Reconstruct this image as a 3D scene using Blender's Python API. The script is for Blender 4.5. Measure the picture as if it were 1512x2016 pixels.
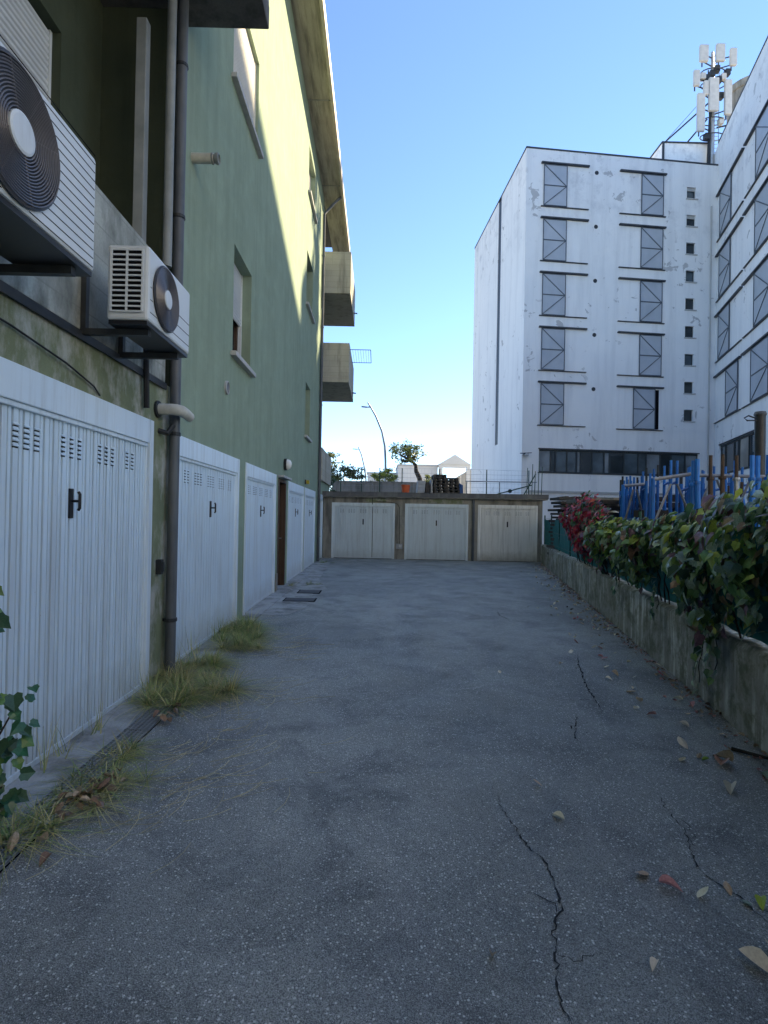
import bpy, bmesh, math, random
from mathutils import Vector, Matrix
random.seed(11)
scene = bpy.context.scene
for o in list(bpy.data.objects): bpy.data.objects.remove(o)
R = math.radians
# ------------------------------------------------------------------ camera
cam_d = bpy.data.cameras.new('camera'); cam = bpy.data.objects.new('camera', cam_d)
scene.collection.objects.link(cam)
cam_d.sensor_fit = 'HORIZONTAL'; cam_d.sensor_width = 36.0; cam_d.lens = 36.0*1090/1512
cam_d.clip_start = .05; cam_d.clip_end = 3000
cam.matrix_world = (Matrix.Translation((0, 0, 1.5)) @ Matrix.Rotation(R(-.63), 4, 'Z')
                    @ Matrix.Rotation(R(90.42), 4, 'X') @ Matrix.Rotation(R(1.03), 4, 'Z'))
scene.camera = cam
scene.render.resolution_x = 768; scene.render.resolution_y = 1024
# ------------------------------------------------------------------ sky, sun, exposure
SUN = Vector((1, .8, .868)).normalized()
world = bpy.data.worlds.new('World'); scene.world = world; world.use_nodes = True
wn = world.node_tree.nodes; wl = world.node_tree.links
bg = wn['Background']; sky = wn.new('ShaderNodeTexSky'); sky.sky_type = 'NISHITA'
sky.sun_disc = False; sky.sun_elevation = math.asin(SUN.z); sky.sun_rotation = math.atan2(SUN.x, SUN.y)
sky.air_density = 1.0; sky.dust_density = 0.0; sky.ozone_density = 3.4; sky.altitude = 2500
wl.new(sky.outputs[0], bg.inputs[0]); bg.inputs[1].default_value = .05
sl = bpy.data.lights.new('sun', 'SUN'); sl.energy = 2.3; sl.angle = R(.55); sl.color = (1, .82, .53)
so = bpy.data.objects.new('sun', sl); scene.collection.objects.link(so)
so.rotation_euler = SUN.to_track_quat('Z', 'Y').to_euler(); so.location = SUN*80
vs = scene.view_settings
vs.view_transform = 'Standard'; vs.look = 'None'; vs.gamma = 1; vs.exposure = 2.9
try: vs.use_curve_mapping = False
except Exception: pass

# ------------------------------------------------------------------ materials
MATS = {}
def lin(c): return tuple(c)+(1,) if len(c) == 3 else c
class NT:
    def __init__(s, name):
        s.m = bpy.data.materials.new(name); s.m.use_nodes = True
        s.n = s.m.node_tree.nodes; s.l = s.m.node_tree.links
        s.b = s.n['Principled BSDF']; s.co = s.n.new('ShaderNodeTexCoord').outputs['Object']
        MATS[name] = s.m
    def new(s, t, **k):
        n = s.n.new(t)
        for a, v in k.items(): setattr(n, a, v)
        return n
    def put(s, sock, v):
        if hasattr(v, 'is_linked'): s.l.new(v, sock)
        else: sock.default_value = v
    def map(s, scale=(1, 1, 1), co=None):
        n = s.new('ShaderNodeMapping'); s.l.new(co or s.co, n.inputs[0]); n.inputs['Scale'].default_value = scale
        return n.outputs[0]
    def noise(s, scale, detail=5, rough=.6, co=None, dist=0):
        n = s.new('ShaderNodeTexNoise'); s.l.new(co or s.co, n.inputs['Vector'])
        n.inputs['Scale'].default_value = scale; n.inputs['Detail'].default_value = detail
        n.inputs['Roughness'].default_value = rough; n.inputs['Distortion'].default_value = dist
        return n.outputs[0]
    def vor(s, scale, out='Color', co=None, feature='F1'):
        n = s.new('ShaderNodeTexVoronoi', feature=feature); s.l.new(co or s.co, n.inputs['Vector'])
        n.inputs['Scale'].default_value = scale
        return n.outputs[out]
    def ramp(s, fac, a, b, ca=(0, 0, 0), cb=(1, 1, 1)):
        n = s.new('ShaderNodeValToRGB'); s.l.new(fac, n.inputs[0])
        e = n.color_ramp.elements; e[0].position = a; e[1].position = b; e[0].color = lin(ca); e[1].color = lin(cb)
        return n.outputs[0]
    def mix(s, fac, a, b, mode='MIX'):
        n = s.new('ShaderNodeMix', data_type='RGBA', blend_type=mode)
        s.put(n.inputs[0], fac)
        for i, v in ((6, a), (7, b)):
            s.put(n.inputs[i], v if hasattr(v, 'is_linked') else lin(v))
        return n.outputs[2]
    def math(s, op, a, b=0.0):
        n = s.new('ShaderNodeMath', operation=op); s.put(n.inputs[0], a); s.put(n.inputs[1], b); return n.outputs[0]
    def sep(s, v):
        n = s.new('ShaderNodeSeparateXYZ'); s.l.new(v, n.inputs[0]); return n.outputs
    def bump(s, h, strength=.3, dist=.01, prev=None):
        n = s.new('ShaderNodeBump'); s.l.new(h, n.inputs['Height'])
        n.inputs['Strength'].default_value = strength; n.inputs['Distance'].default_value = dist
        if prev: s.l.new(prev, n.inputs['Normal'])
        s.l.new(n.outputs[0], s.b.inputs['Normal']); return n.outputs[0]
    def fin(s, col, rough=.8, metal=0, spec=.3):
        s.put(s.b.inputs['Base Color'], col if hasattr(col, 'is_linked') else lin(col))
        s.put(s.b.inputs['Roughness'], rough); s.b.inputs['Metallic'].default_value = metal
        s.b.inputs['Specular IOR Level'].default_value = spec
        return s.m
def simple(name, c, c2=None, sc=6, rough=.7, metal=0, spec=.3, bump=0, bsc=90, bd=.003, streak=None, sk=(7, 7, .5), skr=(.5, .75), rand=0):
    t = NT(name); c2 = c2 or tuple(x*.8 for x in c)
    col = t.mix(t.ramp(t.noise(sc), .35, .68), c, c2)
    if streak: col = t.mix(t.ramp(t.noise(1.0, 6, .65, t.map(sk)), *skr), col, streak)
    if rand:
        oi = t.new('ShaderNodeObjectInfo').outputs['Random']
        h = t.new('ShaderNodeHueSaturation'); t.l.new(col, h.inputs['Color'])
        t.put(h.inputs['Value'], t.math('ADD', t.math('MULTIPLY', oi, rand), 1-rand/2)); col = h.outputs[0]
    if bump: t.bump(t.noise(bsc, 4), bump, bd)
    return t.fin(col, rough, metal, spec)

def m_stucco(name, c, c2, dirt=None, dr=(.5, .7)):
    t = NT(name)
    col = t.mix(t.ramp(t.noise(.9, 6), .3, .7), c, c2)
    col = t.mix(t.math('MULTIPLY', t.ramp(t.noise(1, 7, .68, t.map((6, 6, .3))), .47, .72), .45), col, tuple(x*.66 for x in c2))
    col = t.mix(t.math('MULTIPLY', t.ramp(t.noise(2.6, 8, .72), .48, .64), .35), col, tuple(min(1, x*1.22) for x in c))
    col = t.mix(t.math('MULTIPLY', t.ramp(t.noise(140, 2), .35, .65), .25), col, tuple(x*.6 for x in c))
    if dirt: col = t.mix(t.ramp(t.noise(2.2, 8, .7, t.map((1.5, 1.5, .8))), *dr), col, dirt)
    b = t.bump(t.noise(160, 3), .5, .006); t.bump(t.noise(6, 3), .15, .02, b)
    t.fin(col, .92, 0, .15)
m_stucco('green_stucco', (.285, .355, .262), (.245, .31, .225))
m_stucco('dirty_green_stucco', (.25, .28, .17), (.15, .17, .10), (.40, .40, .35), (.48, .62))
m_stucco('loggia_stucco_shaded', (.075, .09, .06), (.055, .068, .045))  # green stucco darkened, the loggia's shade put into its colour

def m_concrete(name, c, c2, stain, axis=None, pitch=.2, streak=(.47, .66), sk=(4, 4, .5)):
    t = NT(name)
    col = t.mix(t.ramp(t.noise(2.5, 8, .65), .3, .7), c, c2)
    col = t.mix(t.ramp(t.noise(1, 7, .65, t.map(sk)), *streak), col, stain)
    col = t.mix(t.math('MULTIPLY', t.ramp(t.noise(60, 4), .4, .7), .3), col, tuple(x*.6 for x in c2))
    h = t.noise(45, 5)
    if axis is not None:
        v = t.sep(t.co)[axis]
        fr = t.math('FRACT', t.math('DIVIDE', v, pitch))
        ln = t.math('LESS_THAN', fr, .05)
        col = t.mix(t.math('MULTIPLY', ln, .45), col, tuple(x*.35 for x in c))
        bid = t.math('FLOOR', t.math('DIVIDE', v, pitch))
        wn_ = t.new('ShaderNodeTexWhiteNoise', noise_dimensions='1D'); t.l.new(bid, wn_.inputs['W'])
        col = t.mix(t.math('MULTIPLY', wn_.outputs['Value'], .3), col, tuple(x*.55 for x in c))
    t.bump(h, .35, .008)
    t.fin(col, .9, 0, .2)
m_concrete('board_concrete', (.44, .46, .42), (.29, .31, .28), (.09, .10, .09), 2, .215, (.46, .64), (2.5, 2.5, 1.3))
m_concrete('soffit_concrete', (.52, .475, .37), (.41, .375, .29), (.20, .18, .145), 0, .13, (.46, .66), (7, .8, 1))
m_concrete('balcony_concrete', (.52, .50, .41), (.42, .40, .33), (.2, .19, .16), 2, .19, (.5, .7))
m_concrete('grey_concrete', (.34, .33, .30), (.26, .255, .235), (.14, .14, .12))
m_concrete('garage_concrete', (.38, .36, .30), (.27, .26, .22), (.12, .115, .10), None, .2, (.45, .65), (3, 3, .5))
m_concrete('roof_edge_dark', (.15, .15, .15), (.11, .11, .11), (.2, .2, .19))
m_concrete('shaded_concrete', (.14, .14, .135), (.10, .10, .10), (.06, .06, .06))  # slab concrete darkened to carry the shade of its underside
m_concrete('apron_concrete', (.42, .43, .42), (.31, .32, .31), (.16, .16, .15), None, .2, (.46, .64), (3, 3, 3))

def m_mossy():
    t = NT('mossy_concrete')
    col = t.mix(t.ramp(t.noise(3, 8, .7), .3, .7), (.34, .335, .30), (.20, .20, .17))
    st = t.ramp(t.noise(1, 8, .7, t.map((9, 9, .7))), .46, .62)
    st = t.math('MULTIPLY', st, t.ramp(t.noise(.9, 4), .36, .6))
    col = t.mix(st, col, (.74, .75, .69))
    z = t.sep(t.co)[2]
    mo = t.math('MULTIPLY', t.ramp(t.noise(5, 8, .75), .46, .60), .8)
    col = t.mix(mo, col, (.13, .14, .09))
    t.bump(t.noise(30, 8, .7), .6, .02)
    t.fin(col, .95, 0, .1)
m_mossy()

def m_white():
    t = NT('white_plaster')
    col = t.mix(t.ramp(t.noise(.35, 7, .6), .3, .72), (.82, .82, .81), (.74, .75, .755))
    col = t.mix(t.math('MULTIPLY', t.ramp(t.noise(1, 7, .65, t.map((1.6, 1.6, .12))), .48, .74), .35), col, (.40, .41, .43))
    zz = t.sep(t.co)[2]
    up = t.ramp(t.math('DIVIDE', zz, 26.0), .62, .9)
    blot = t.math('MULTIPLY', t.ramp(t.noise(.9, 9, .72), .52, .66), up)
    col = t.mix(t.math('MULTIPLY', blot, .5), col, (.34, .35, .38))
    peel = t.math('MULTIPLY', t.ramp(t.noise(1.5, 7, .62, None, .6), .625, .635), t.ramp(t.noise(.16, 2), .46, .54))
    col = t.mix(peel, col, (.46, .46, .465))
    t.bump(t.noise(25, 4), .25, .01)
    t.fin(col, .9, 0, .2)
m_white()

def m_asphalt():
    t = NT('asphalt')
    big = t.ramp(t.noise(.5, 6, .62, None, .4), .36, .66)
    col = t.mix(big, (.19, .205, .19), (.36, .375, .34))
    col = t.mix(t.math('MULTIPLY', t.ramp(t.noise(1.5, 8, .72, None, .5), .47, .62), .85), col, (.095, .104, .10))
    col = t.mix(t.math('MULTIPLY', t.ramp(t.noise(.8, 5, .6, t.map((1.6, .35, 1))), .52, .72), .55), col, (.40, .405, .40))
    g = t.vor(330); gs = t.sep(g)
    col = t.mix(t.math('MULTIPLY', t.math('GREATER_THAN', gs[0], .62), .5), col, (.44, .445, .44))
    col = t.mix(t.math('MULTIPLY', t.math('LESS_THAN', gs[1], .33), .75), col, (.065, .068, .072))
    dens = t.ramp(t.noise(1.1, 6, .7), .36, .64)
    for sc, lo, amt, c in ((150, .30, .8, (.56, .57, .55)), (85, .36, .9, (.66, .67, .64))):
        v = t.new('ShaderNodeTexVoronoi', feature='F1'); t.l.new(t.co, v.inputs['Vector']); v.inputs['Scale'].default_value = sc
        pick = t.math('GREATER_THAN', t.sep(v.outputs['Color'])[0], t.math('SUBTRACT', .965 if sc == 85 else .93, t.math('MULTIPLY', dens, .24)))
        near = t.math('LESS_THAN', v.outputs['Distance'], lo)
        col = t.mix(t.math('MULTIPLY', t.math('MULTIPLY', pick, near), amt), col, c)
    b = t.bump(t.vor(200, 'Distance'), .8, .006)
    t.bump(t.noise(12, 6, .7), .4, .015, b)
    t.fin(col, t.ramp(t.noise(1.8, 5), .35, .7, (.5,)*3, (.75,)*3), 0, .5)
m_asphalt()

def m_paint(name, c, stain=(.32, .31, .27), low=.5, amt=.5):
    t = NT(name)
    col = t.mix(t.ramp(t.noise(1.5, 6), .3, .7), c, tuple(x*.92 for x in c))
    sk = t.ramp(t.noise(1, 7, .7, t.map((11, 11, .5))), .48, .68)
    col = t.mix(t.math('MULTIPLY', sk, amt), col, stain)
    z = t.sep(t.co)[2]
    lo = t.math('MULTIPLY', t.ramp(t.math('ADD', z, t.math('MULTIPLY', t.noise(5, 6, .7), .5)), .22, .62, (1, 1, 1), (0, 0, 0)), low)
    col = t.mix(lo, col, stain)
    spots = t.ramp(t.noise(38, 4, .6), .70, .76)
    col = t.mix(t.math('MULTIPLY', spots, .5), col, (.20, .14, .10))
    t.bump(t.noise(25, 3), .08, .004)
    t.fin(col, .42, 0, .45)
m_paint('door_paint_sky_tint', (.66, .79, .88), (.36, .38, .37), .6, .35)  # white paint of doors and frames, tinted blue to imitate skylight
m_paint('door_paint_grey', (.68, .77, .80), (.30, .32, .31), .45, .4)
m_paint('door_paint_cream', (.83, .83, .78), (.28, .27, .21), .8, .5)
m_paint('frame_paint', (.69, .80, .88), (.34, .36, .35), .5, .45)

simple('black_plastic', (.012, .012, .014), rough=.4, spec=.4)
simple('dark_gap', (.006, .006, .008), rough=.9, spec=.1)
simple('ac_white', (.60, .64, .66), (.54, .58, .60), 3, .45, 0, .4, streak=(.38, .39, .37), skr=(.62, .85))
simple('ac_grille', (.05, .05, .055), rough=.5)
simple('ac_wire', (.16, .15, .155), rough=.35, metal=.3)
simple('pipe_grey', (.085, .095, .11), (.06, .07, .08), 5, .5, 0, .4, streak=(.14, .15, .15))
simple('pipe_light', (.25, .27, .27), (.19, .21, .21), 5, .55)
simple('pipe_pale', (.58, .57, .50), (.42, .41, .36), 9, .6)
simple('sill_stone', (.46, .46, .45), (.36, .36, .35), 9, .7, bump=.1)
simple('shutter_pvc', (.62, .65, .66), (.55, .58, .60), 4, .5)
simple('shutter_cream', (.68, .66, .60), (.60, .58, .52), 4, .6)
simple('brown_wood', (.075, .045, .028), (.05, .03, .02), 3, .55, streak=(.11, .07, .045), sk=(20, 20, .8))
simple('gutter_metal', (.55, .50, .40), (.42, .38, .30), 5, .5, .2)
simple('galvanised', (.34, .36, .38), (.26, .28, .30), 14, .45, .7, .5)
simple('dark_metal', (.05, .055, .06), (.035, .038, .04), 8, .5, .4)
simple('window_frame_dark', (.035, .045, .05), rough=.5)
simple('shutter_glass', (.42, .45, .50), (.35, .385, .43), .9, .35, 0, .4, streak=(.40, .44, .48), sk=(2, 2, .4))
simple('shutter_bar', (.12, .14, .165), (.09, .105, .125), 6, .5, .3)
simple('coping_metal', (.06, .065, .075), (.045, .05, .055), 6, .5, .3)
simple('antenna_grp', (.52, .52, .50), (.44, .44, .43), 4, .5)
simple('mast_steel', (.50, .49, .47), (.38, .38, .37), 6, .4, .6)
simple('blue_paint', (.012, .13, .46), (.02, .17, .52), 6, .45, 0, .4, streak=(.09, .08, .08), sk=(14, 14, 2), skr=(.55, .75), rand=.5)
simple('steel_bar', (.30, .31, .32), (.20, .19, .18), 12, .5, .6)
simple('rust_steel', (.10, .07, .05), (.06, .045, .035), 10, .75, .2)
simple('timber_weathered', (.20, .18, .145), (.13, .12, .10), 6, .85, streak=(.28, .26, .21), sk=(1, 1, 12), rand=.5)
simple('timber_dark', (.075, .068, .06), (.05, .045, .04), 6, .9, rand=.6)
simple('shade_cloth', (.02, .17, .165), (.014, .12, .12), 8, .8, bump=.4, bsc=140)
simple('fence_green', (.012, .06, .04), rough=.5)
simple('orange_plastic', (.62, .13, .05), (.55, .11, .04), 4, .5)
simple('blue_tarp', (.03, .10, .28), (.02, .07, .2), 4, .6)
simple('pale_block', (.46, .48, .50), (.38, .40, .42), 4, .85, bump=.2)
simple('yellow_plastic', (.45, .36, .04), rough=.5)
simple('opal_glass', (.78, .77, .72), rough=.25, spec=.5)
simple('far_white', (.60, .60, .58), (.54, .54, .53), .4, .9)
simple('pale_render', (.82, .81, .78), (.78, .77, .74), .4, .9)
simple('pale_paving', (.52, .51, .49), (.46, .45, .43), 2, .9)
simple('far_grey', (.44, .44, .43), (.38, .38, .37), .4, .9)
simple('lamp_steel', (.22, .25, .28), rough=.5, metal=.4)
simple('bark', (.05, .042, .034), (.03, .026, .02), 12, .95, bump=.8, bsc=30, bd=.02)
simple('dirt', (.26, .25, .22), (.2, .19, .17), 1.5, .95, bump=.5, bsc=30, bd=.02)
simple('crack_dark', (.045, .047, .05), rough=1, spec=.05)
simple('manhole_iron', (.075, .075, .08), (.05, .05, .055), 20, .6, .3, bump=.5, bsc=60)
simple('cable', (.02, .02, .022), rough=.6)
def m_glass(name, c, rough=.06):
    t = NT(name); t.bump(t.noise(1.2, 2), .03, .02)
    t.fin(t.mix(t.ramp(t.noise(.8, 3), .4, .6), c, tuple(x*.6 for x in c)), rough, 0, .6)
m_glass('glass_dark', (.035, .045, .05)); m_glass('glass_blue', (.085, .115, .135)); m_glass('glass_pale', (.22, .25, .27), .15)
m_glass('glass_curtain', (.36, .34, .30), .3)
def m_leaf(name, c, c2, rough=.45, vein=True, trans=.25):
    t = NT(name)
    oi = t.new('ShaderNodeObjectInfo').outputs['Random']
    col = t.mix(t.ramp(t.noise(9, 4), .35, .65), c, c2)
    geo = t.new('ShaderNodeNewGeometry').outputs['Random Per Island']
    h = t.new('ShaderNodeHueSaturation'); t.l.new(col, h.inputs['Color'])
    t.put(h.inputs['Value'], t.math('ADD', t.math('MULTIPLY', t.math('FRACT', t.math('ADD', geo, oi)), .8), .6))
    t.put(h.inputs['Hue'], t.math('ADD', t.math('MULTIPLY', oi, .04), .48))
    t.fin(h.outputs[0], rough*.85, 0, .55)
    t.b.inputs['Transmission Weight'].default_value = 0
    tr = t.new('ShaderNodeBsdfTranslucent'); t.l.new(h.outputs[0], tr.inputs[0])
    mx = t.new('ShaderNodeMixShader'); mx.inputs[0].default_value = trans
    t.l.new(t.b.outputs[0], mx.inputs[1]); t.l.new(tr.outputs[0], mx.inputs[2])
    t.l.new(mx.outputs[0], t.n['Material Output'].inputs['Surface'])
m_leaf('leaf_green', (0.149, 0.273, 0.069), (0.097, 0.191, 0.049))
m_leaf('leaf_dark', (0.055, 0.129, 0.060), (0.035, 0.085, 0.039))
m_leaf('leaf_lime', (0.356, 0.451, 0.072), (0.238, 0.332, 0.059))
m_leaf('leaf_pale', (0.435, 0.543, 0.407), (0.244, 0.353, 0.218), .3)  # pale leaf tone, lightened further to imitate glints on the creeper
m_leaf('leaf_brown', (0.285, 0.190, 0.104), (0.171, 0.114, 0.067))
m_leaf('leaf_purple', (0.190, 0.104, 0.123), (0.114, 0.057, 0.076))
m_leaf('leaf_red', (.50, .035, .06), (.34, .022, .045))
m_leaf('leaf_pink', (0.540, 0.150, 0.165), (0.375, 0.075, 0.105))
m_leaf('dry_tan', (0.567, 0.459, 0.297), (0.405, 0.297, 0.176), .7)
m_leaf('dry_pale', (0.800, 0.743, 0.564), (0.669, 0.594, 0.446), .7)
m_leaf('dry_brown', (.27, .18, .10), (.17, .11, .065), .8)
m_leaf('dry_pink', (0.540, 0.288, 0.240), (0.408, 0.180, 0.156), .7)
m_leaf('grass_green', (0.210, 0.294, 0.074), (0.147, 0.221, 0.063), .6)
m_leaf('grass_dry', (0.570, 0.494, 0.228), (0.418, 0.361, 0.171), .7)
m_leaf('grass_olive', (0.357, 0.399, 0.126), (0.252, 0.294, 0.105), .6)
m_leaf('tree_leaf', (0.160, 0.200, 0.064), (0.096, 0.128, 0.045), .6)
m_leaf('bush_leaf', (0.153, 0.180, 0.063), (0.090, 0.117, 0.045), .6)
m_leaf('bush_yellow', (0.352, 0.384, 0.064), (0.240, 0.272, 0.048), .6)
m_leaf('shrub_leaf', (0.032, 0.135, 0.063), (0.022, 0.090, 0.047), .35)

# ------------------------------------------------------------------ builders
COL = scene.collection
ROOT = {}
def tag(o, label=None, cat=None, group=None, kind=None):
    for k, v in (('label', label), ('category', cat), ('group', group), ('kind', kind)):
        if v: o[k] = v
    return o
def thing(name, label, cat, loc, group=None):
    o = bpy.data.objects.new(name, None); COL.objects.link(o); o.location = loc
    o.empty_display_size = .2; ROOT[o] = Vector(loc)
    return tag(o, label, cat, group)
class Fr:
    def __init__(s, o, u, n):
        s.o = Vector((o[0], o[1], o[2] if len(o) > 2 else 0)); s.u = Vector((u[0], u[1], 0)).normalized(); s.n = Vector((n[0], n[1], 0)).normalized()
    def p(s, u, n, z): return s.o + s.u*u + s.n*n + Vector((0, 0, z))
WLD = Fr((0, 0), (1, 0), (0, 1))        # u = x, n = y
class MB:
    def __init__(s): s.v = []; s.f = []; s.mi = []
    def add(s, vs, fs, mi=0):
        b = len(s.v); s.v += [tuple(v) for v in vs]; s.f += [tuple(i+b for i in f) for f in fs]; s.mi += [mi]*len(fs)
        return s
    def box(s, u0, u1, n0, n1, z0, z1, fr=WLD, mi=0):
        q = [fr.p(u, n, z) for z in (z0, z1) for n in (n0, n1) for u in (u0, u1)]
        return s.add(q, [(0, 2, 3, 1), (4, 5, 7, 6), (0, 1, 5, 4), (2, 6, 7, 3), (0, 4, 6, 2), (1, 3, 7, 5)], mi)
    def bar(s, a, b, w, h=None, up=Vector((0, 0, 1)), mi=0):
        a = Vector(a); b = Vector(b); h = h or w; d = (b-a).normalized()
        x = d.cross(up)
        if x.length < 1e-4: x = d.cross(Vector((1, 0, 0)))
        x.normalize(); y = x.cross(d).normalized()
        q = [p + x*i*w/2 + y*j*h/2 for p in (a, b) for i, j in ((-1, -1), (1, -1), (1, 1), (-1, 1))]
        return s.add(q, [(0, 1, 2, 3), (7, 6, 5, 4), (0, 4, 5, 1), (1, 5, 6, 2), (2, 6, 7, 3), (3, 7, 4, 0)], mi)
    def tube(s, pts, r, n=8, closed=False, mi=0, caps=True):
        pts = [Vector(p) for p in pts]; m = len(pts); rs = r if isinstance(r, (list, tuple)) else [r]*m
        vs = []; ref = None
        for i, p in enumerate(pts):
            if closed: d = pts[(i+1) % m]-pts[i-1]
            else: d = pts[min(i+1, m-1)]-pts[max(i-1, 0)]
            d.normalize()
            if ref is None: ref = Vector((0, 0, 1)) if abs(d.z) < .9 else Vector((1, 0, 0))
            x = d.cross(ref)
            if x.length < 1e-3: ref = Vector((0, 1, 0)); x = d.cross(ref)
            x.normalize(); y = x.cross(d).normalized(); ref = y
            vs += [p + (x*math.cos(2*math.pi*k/n)+y*math.sin(2*math.pi*k/n))*rs[i] for k in range(n)]
        fs = []
        for i in range(m if closed else m-1):
            j = (i+1) % m
            fs += [(i*n+k, i*n+(k+1) % n, j*n+(k+1) % n, j*n+k) for k in range(n)]
        if not closed and caps: fs += [tuple(range(n))[::-1], tuple(range((m-1)*n, m*n))]
        return s.add(vs, fs, mi)
    def lathe(s, c, axis, prof, n=24, mi=0):
        c = Vector(c); a = Vector(axis).normalized(); x = a.orthogonal().normalized(); y = a.cross(x)
        vs = []
        for r, h in prof: vs += [c + a*h + (x*math.cos(2*math.pi*k/n)+y*math.sin(2*math.pi*k/n))*max(r, 1e-4) for k in range(n)]
        fs = [(i*n+k, i*n+(k+1) % n, (i+1)*n+(k+1) % n, (i+1)*n+k) for i in range(len(prof)-1) for k in range(n)]
        return s.add(vs, fs, mi)
    def quad(s, a, b, c, d, mi=0): return s.add([a, b, c, d], [(0, 1, 2, 3)], mi)
    def poly(s, pts, mi=0): return s.add(pts, [tuple(range(len(pts)))], mi)
    def prism(s, pts, ex, mi=0):
        n = len(pts); pts = [Vector(p) for p in pts]; ex = Vector(ex)
        return s.add(pts+[p+ex for p in pts], [tuple(range(n))[::-1], tuple(range(n, 2*n))]+[(i, (i+1) % n, n+(i+1) % n, n+i) for i in range(n)], mi)
    def wall(s, fr, u0, u1, z0, z1, n, ops=(), depth=.25, mi=0):
        us = sorted({u0, u1, *[o[0] for o in ops], *[o[1] for o in ops]}); zs = sorted({z0, z1, *[o[2] for o in ops], *[o[3] for o in ops]})
        us = [u for u in us if u0 <= u <= u1]; zs = [z for z in zs if z0 <= z <= z1]
        for a, b in zip(us, us[1:]):
            for c, d in zip(zs, zs[1:]):
                mu, mz = (a+b)/2, (c+d)/2
                if any(o[0] < mu < o[1] and o[2] < mz < o[3] for o in ops): continue
                s.quad(fr.p(a, n, c), fr.p(b, n, c), fr.p(b, n, d), fr.p(a, n, d), mi)
        for a, b, c, d in [o[:4] for o in ops]:
            i = n-depth
            s.quad(fr.p(a, n, c), fr.p(a, i, c), fr.p(a, i, d), fr.p(a, n, d), mi)
            s.quad(fr.p(b, n, c), fr.p(b, i, c), fr.p(b, i, d), fr.p(b, n, d), mi)
            s.quad(fr.p(a, n, d), fr.p(b, n, d), fr.p(b, i, d), fr.p(a, i, d), mi)
            s.quad(fr.p(a, n, c), fr.p(b, n, c), fr.p(b, i, c), fr.p(a, i, c), mi)
        return s
    def build(s, name, mats, parent=None, smooth=False, bevel=0, **tg):
        me = bpy.data.meshes.new(name)
        org = ROOT.get(parent, Vector((0, 0, 0))) if parent else Vector((0, 0, 0))
        loc = None
        if not parent and s.v:      # a top-level single mesh: origin at its base
            xs, ys, zs = zip(*s.v); loc = Vector(((min(xs)+max(xs))/2, (min(ys)+max(ys))/2, min(zs))); org = loc
        me.from_pydata([(v[0]-org.x, v[1]-org.y, v[2]-org.z) for v in s.v], [], s.f)
        mats = mats if isinstance(mats, (list, tuple)) else [mats]
        for m in mats: me.materials.append(MATS[m])
        if len(mats) > 1: me.polygons.foreach_set('material_index', s.mi)
        if smooth: me.polygons.foreach_set('use_smooth', [True]*len(me.polygons))
        me.update()
        o = bpy.data.objects.new(name, me); COL.objects.link(o)
        if parent: o.parent = parent; ROOT[o] = org
        else: o.location = loc; ROOT[o] = loc
        if bevel:
            b = o.modifiers.new('bevel', 'BEVEL'); b.width = bevel; b.segments = 2; b.limit_method = 'ANGLE'
        if smooth and smooth != 2:
            try: me.set_sharp_from_angle(angle=R(40))
            except Exception: pass
        return tag(o, tg.get('label'), tg.get('cat'), tg.get('group'), tg.get('kind'))

# leaf clouds ---------------------------------------------------------------
LEAF = [(0, 0), (.20, -.12), (.45, .02), (.42, .24), (.48, .46), (.29, .63), (.11, .86), (0, 1.0)]
def leaf_geo(fold=.25, droop=.25):
    vs = []; fs = []
    mid = [(0, 0), (0, .2), (0, .5), (0, .78), (0, 1.0)]
    def h(x, y): return fold*abs(x) - droop*y*y
    right = LEAF[1:-1]
    for x, y in mid: vs.append((x, y, h(x, y)))
    for sgn in (1, -1):
        b = len(vs)
        for x, y in right: vs.append((sgn*x, y, h(x, y)))
        fs += [(0, b, b+1), (0, b+1, 1), (1, b+1, b+2), (1, b+2, 2), (2, b+2, b+3), (2, b+3, 3), (2+1, b+3, b+4), (3, b+4, b+5), (3, b+5, 4)]
    return [Vector(v) for v in vs], fs
LG = [leaf_geo(.25, .25), leaf_geo(.45, .1), leaf_geo(.15, .5), leaf_geo(-.2, .3)]
LEAF = [(0, 0), (.13, .03), (.27, .18), (.33, .42), (.26, .66), (.15, .84), (.05, .95), (0, 1.0)]
LG += [leaf_geo(.9, .35), leaf_geo(.5, -.45), leaf_geo(-.5, .5), leaf_geo(1.2, -.2)]   # curled oval ones for the ground
SIMPLE = ([Vector((0, 0, 0)), Vector((.45, .45, .08)), Vector((0, 1, -.15)), Vector((-.45, .45, .08))], [(0, 1, 2, 3)])
def orient(n, tip):
    z = Vector(n).normalized(); y = Vector(tip) - z*Vector(tip).dot(z)
    if y.length < 1e-3: y = z.orthogonal()
    y.normalize(); x = y.cross(z)
    return Matrix((x, y, z)).transposed()
def rv(a=1): return Vector((random.uniform(-a, a), random.uniform(-a, a), random.uniform(-a, a)))
def add_leaf(mb, p, n, tip, size, mi, geo=None):
    vs, fs = geo or random.choice(LG[:4]); M = orient(n, tip); p = Vector(p)
    mb.add([p + M @ (v*size) for v in vs], fs, mi)
LEAFMESH = {}
def leaf_mesh(mat, k):
    key = (mat, k)
    if key not in LEAFMESH:
        me = bpy.data.meshes.new('leaf'); vs, fs = LG[k]; me.from_pydata(vs, [], fs); me.materials.append(MATS[mat]); LEAFMESH[key] = me
    return LEAFMESH[key]
def leaf_obj(name, mat, p, n, tip, size, parent=None, first=0):
    o = bpy.data.objects.new(name, leaf_mesh(mat, first+random.randrange(4)))
    o.matrix_basis = Matrix.Translation(Vector(p)-(ROOT[parent] if parent else Vector((0, 0, 0)))) @ orient(n, tip).to_4x4() @ Matrix.Scale(size, 4)
    COL.objects.link(o)
    if parent: o.parent = parent
    return o

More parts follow.
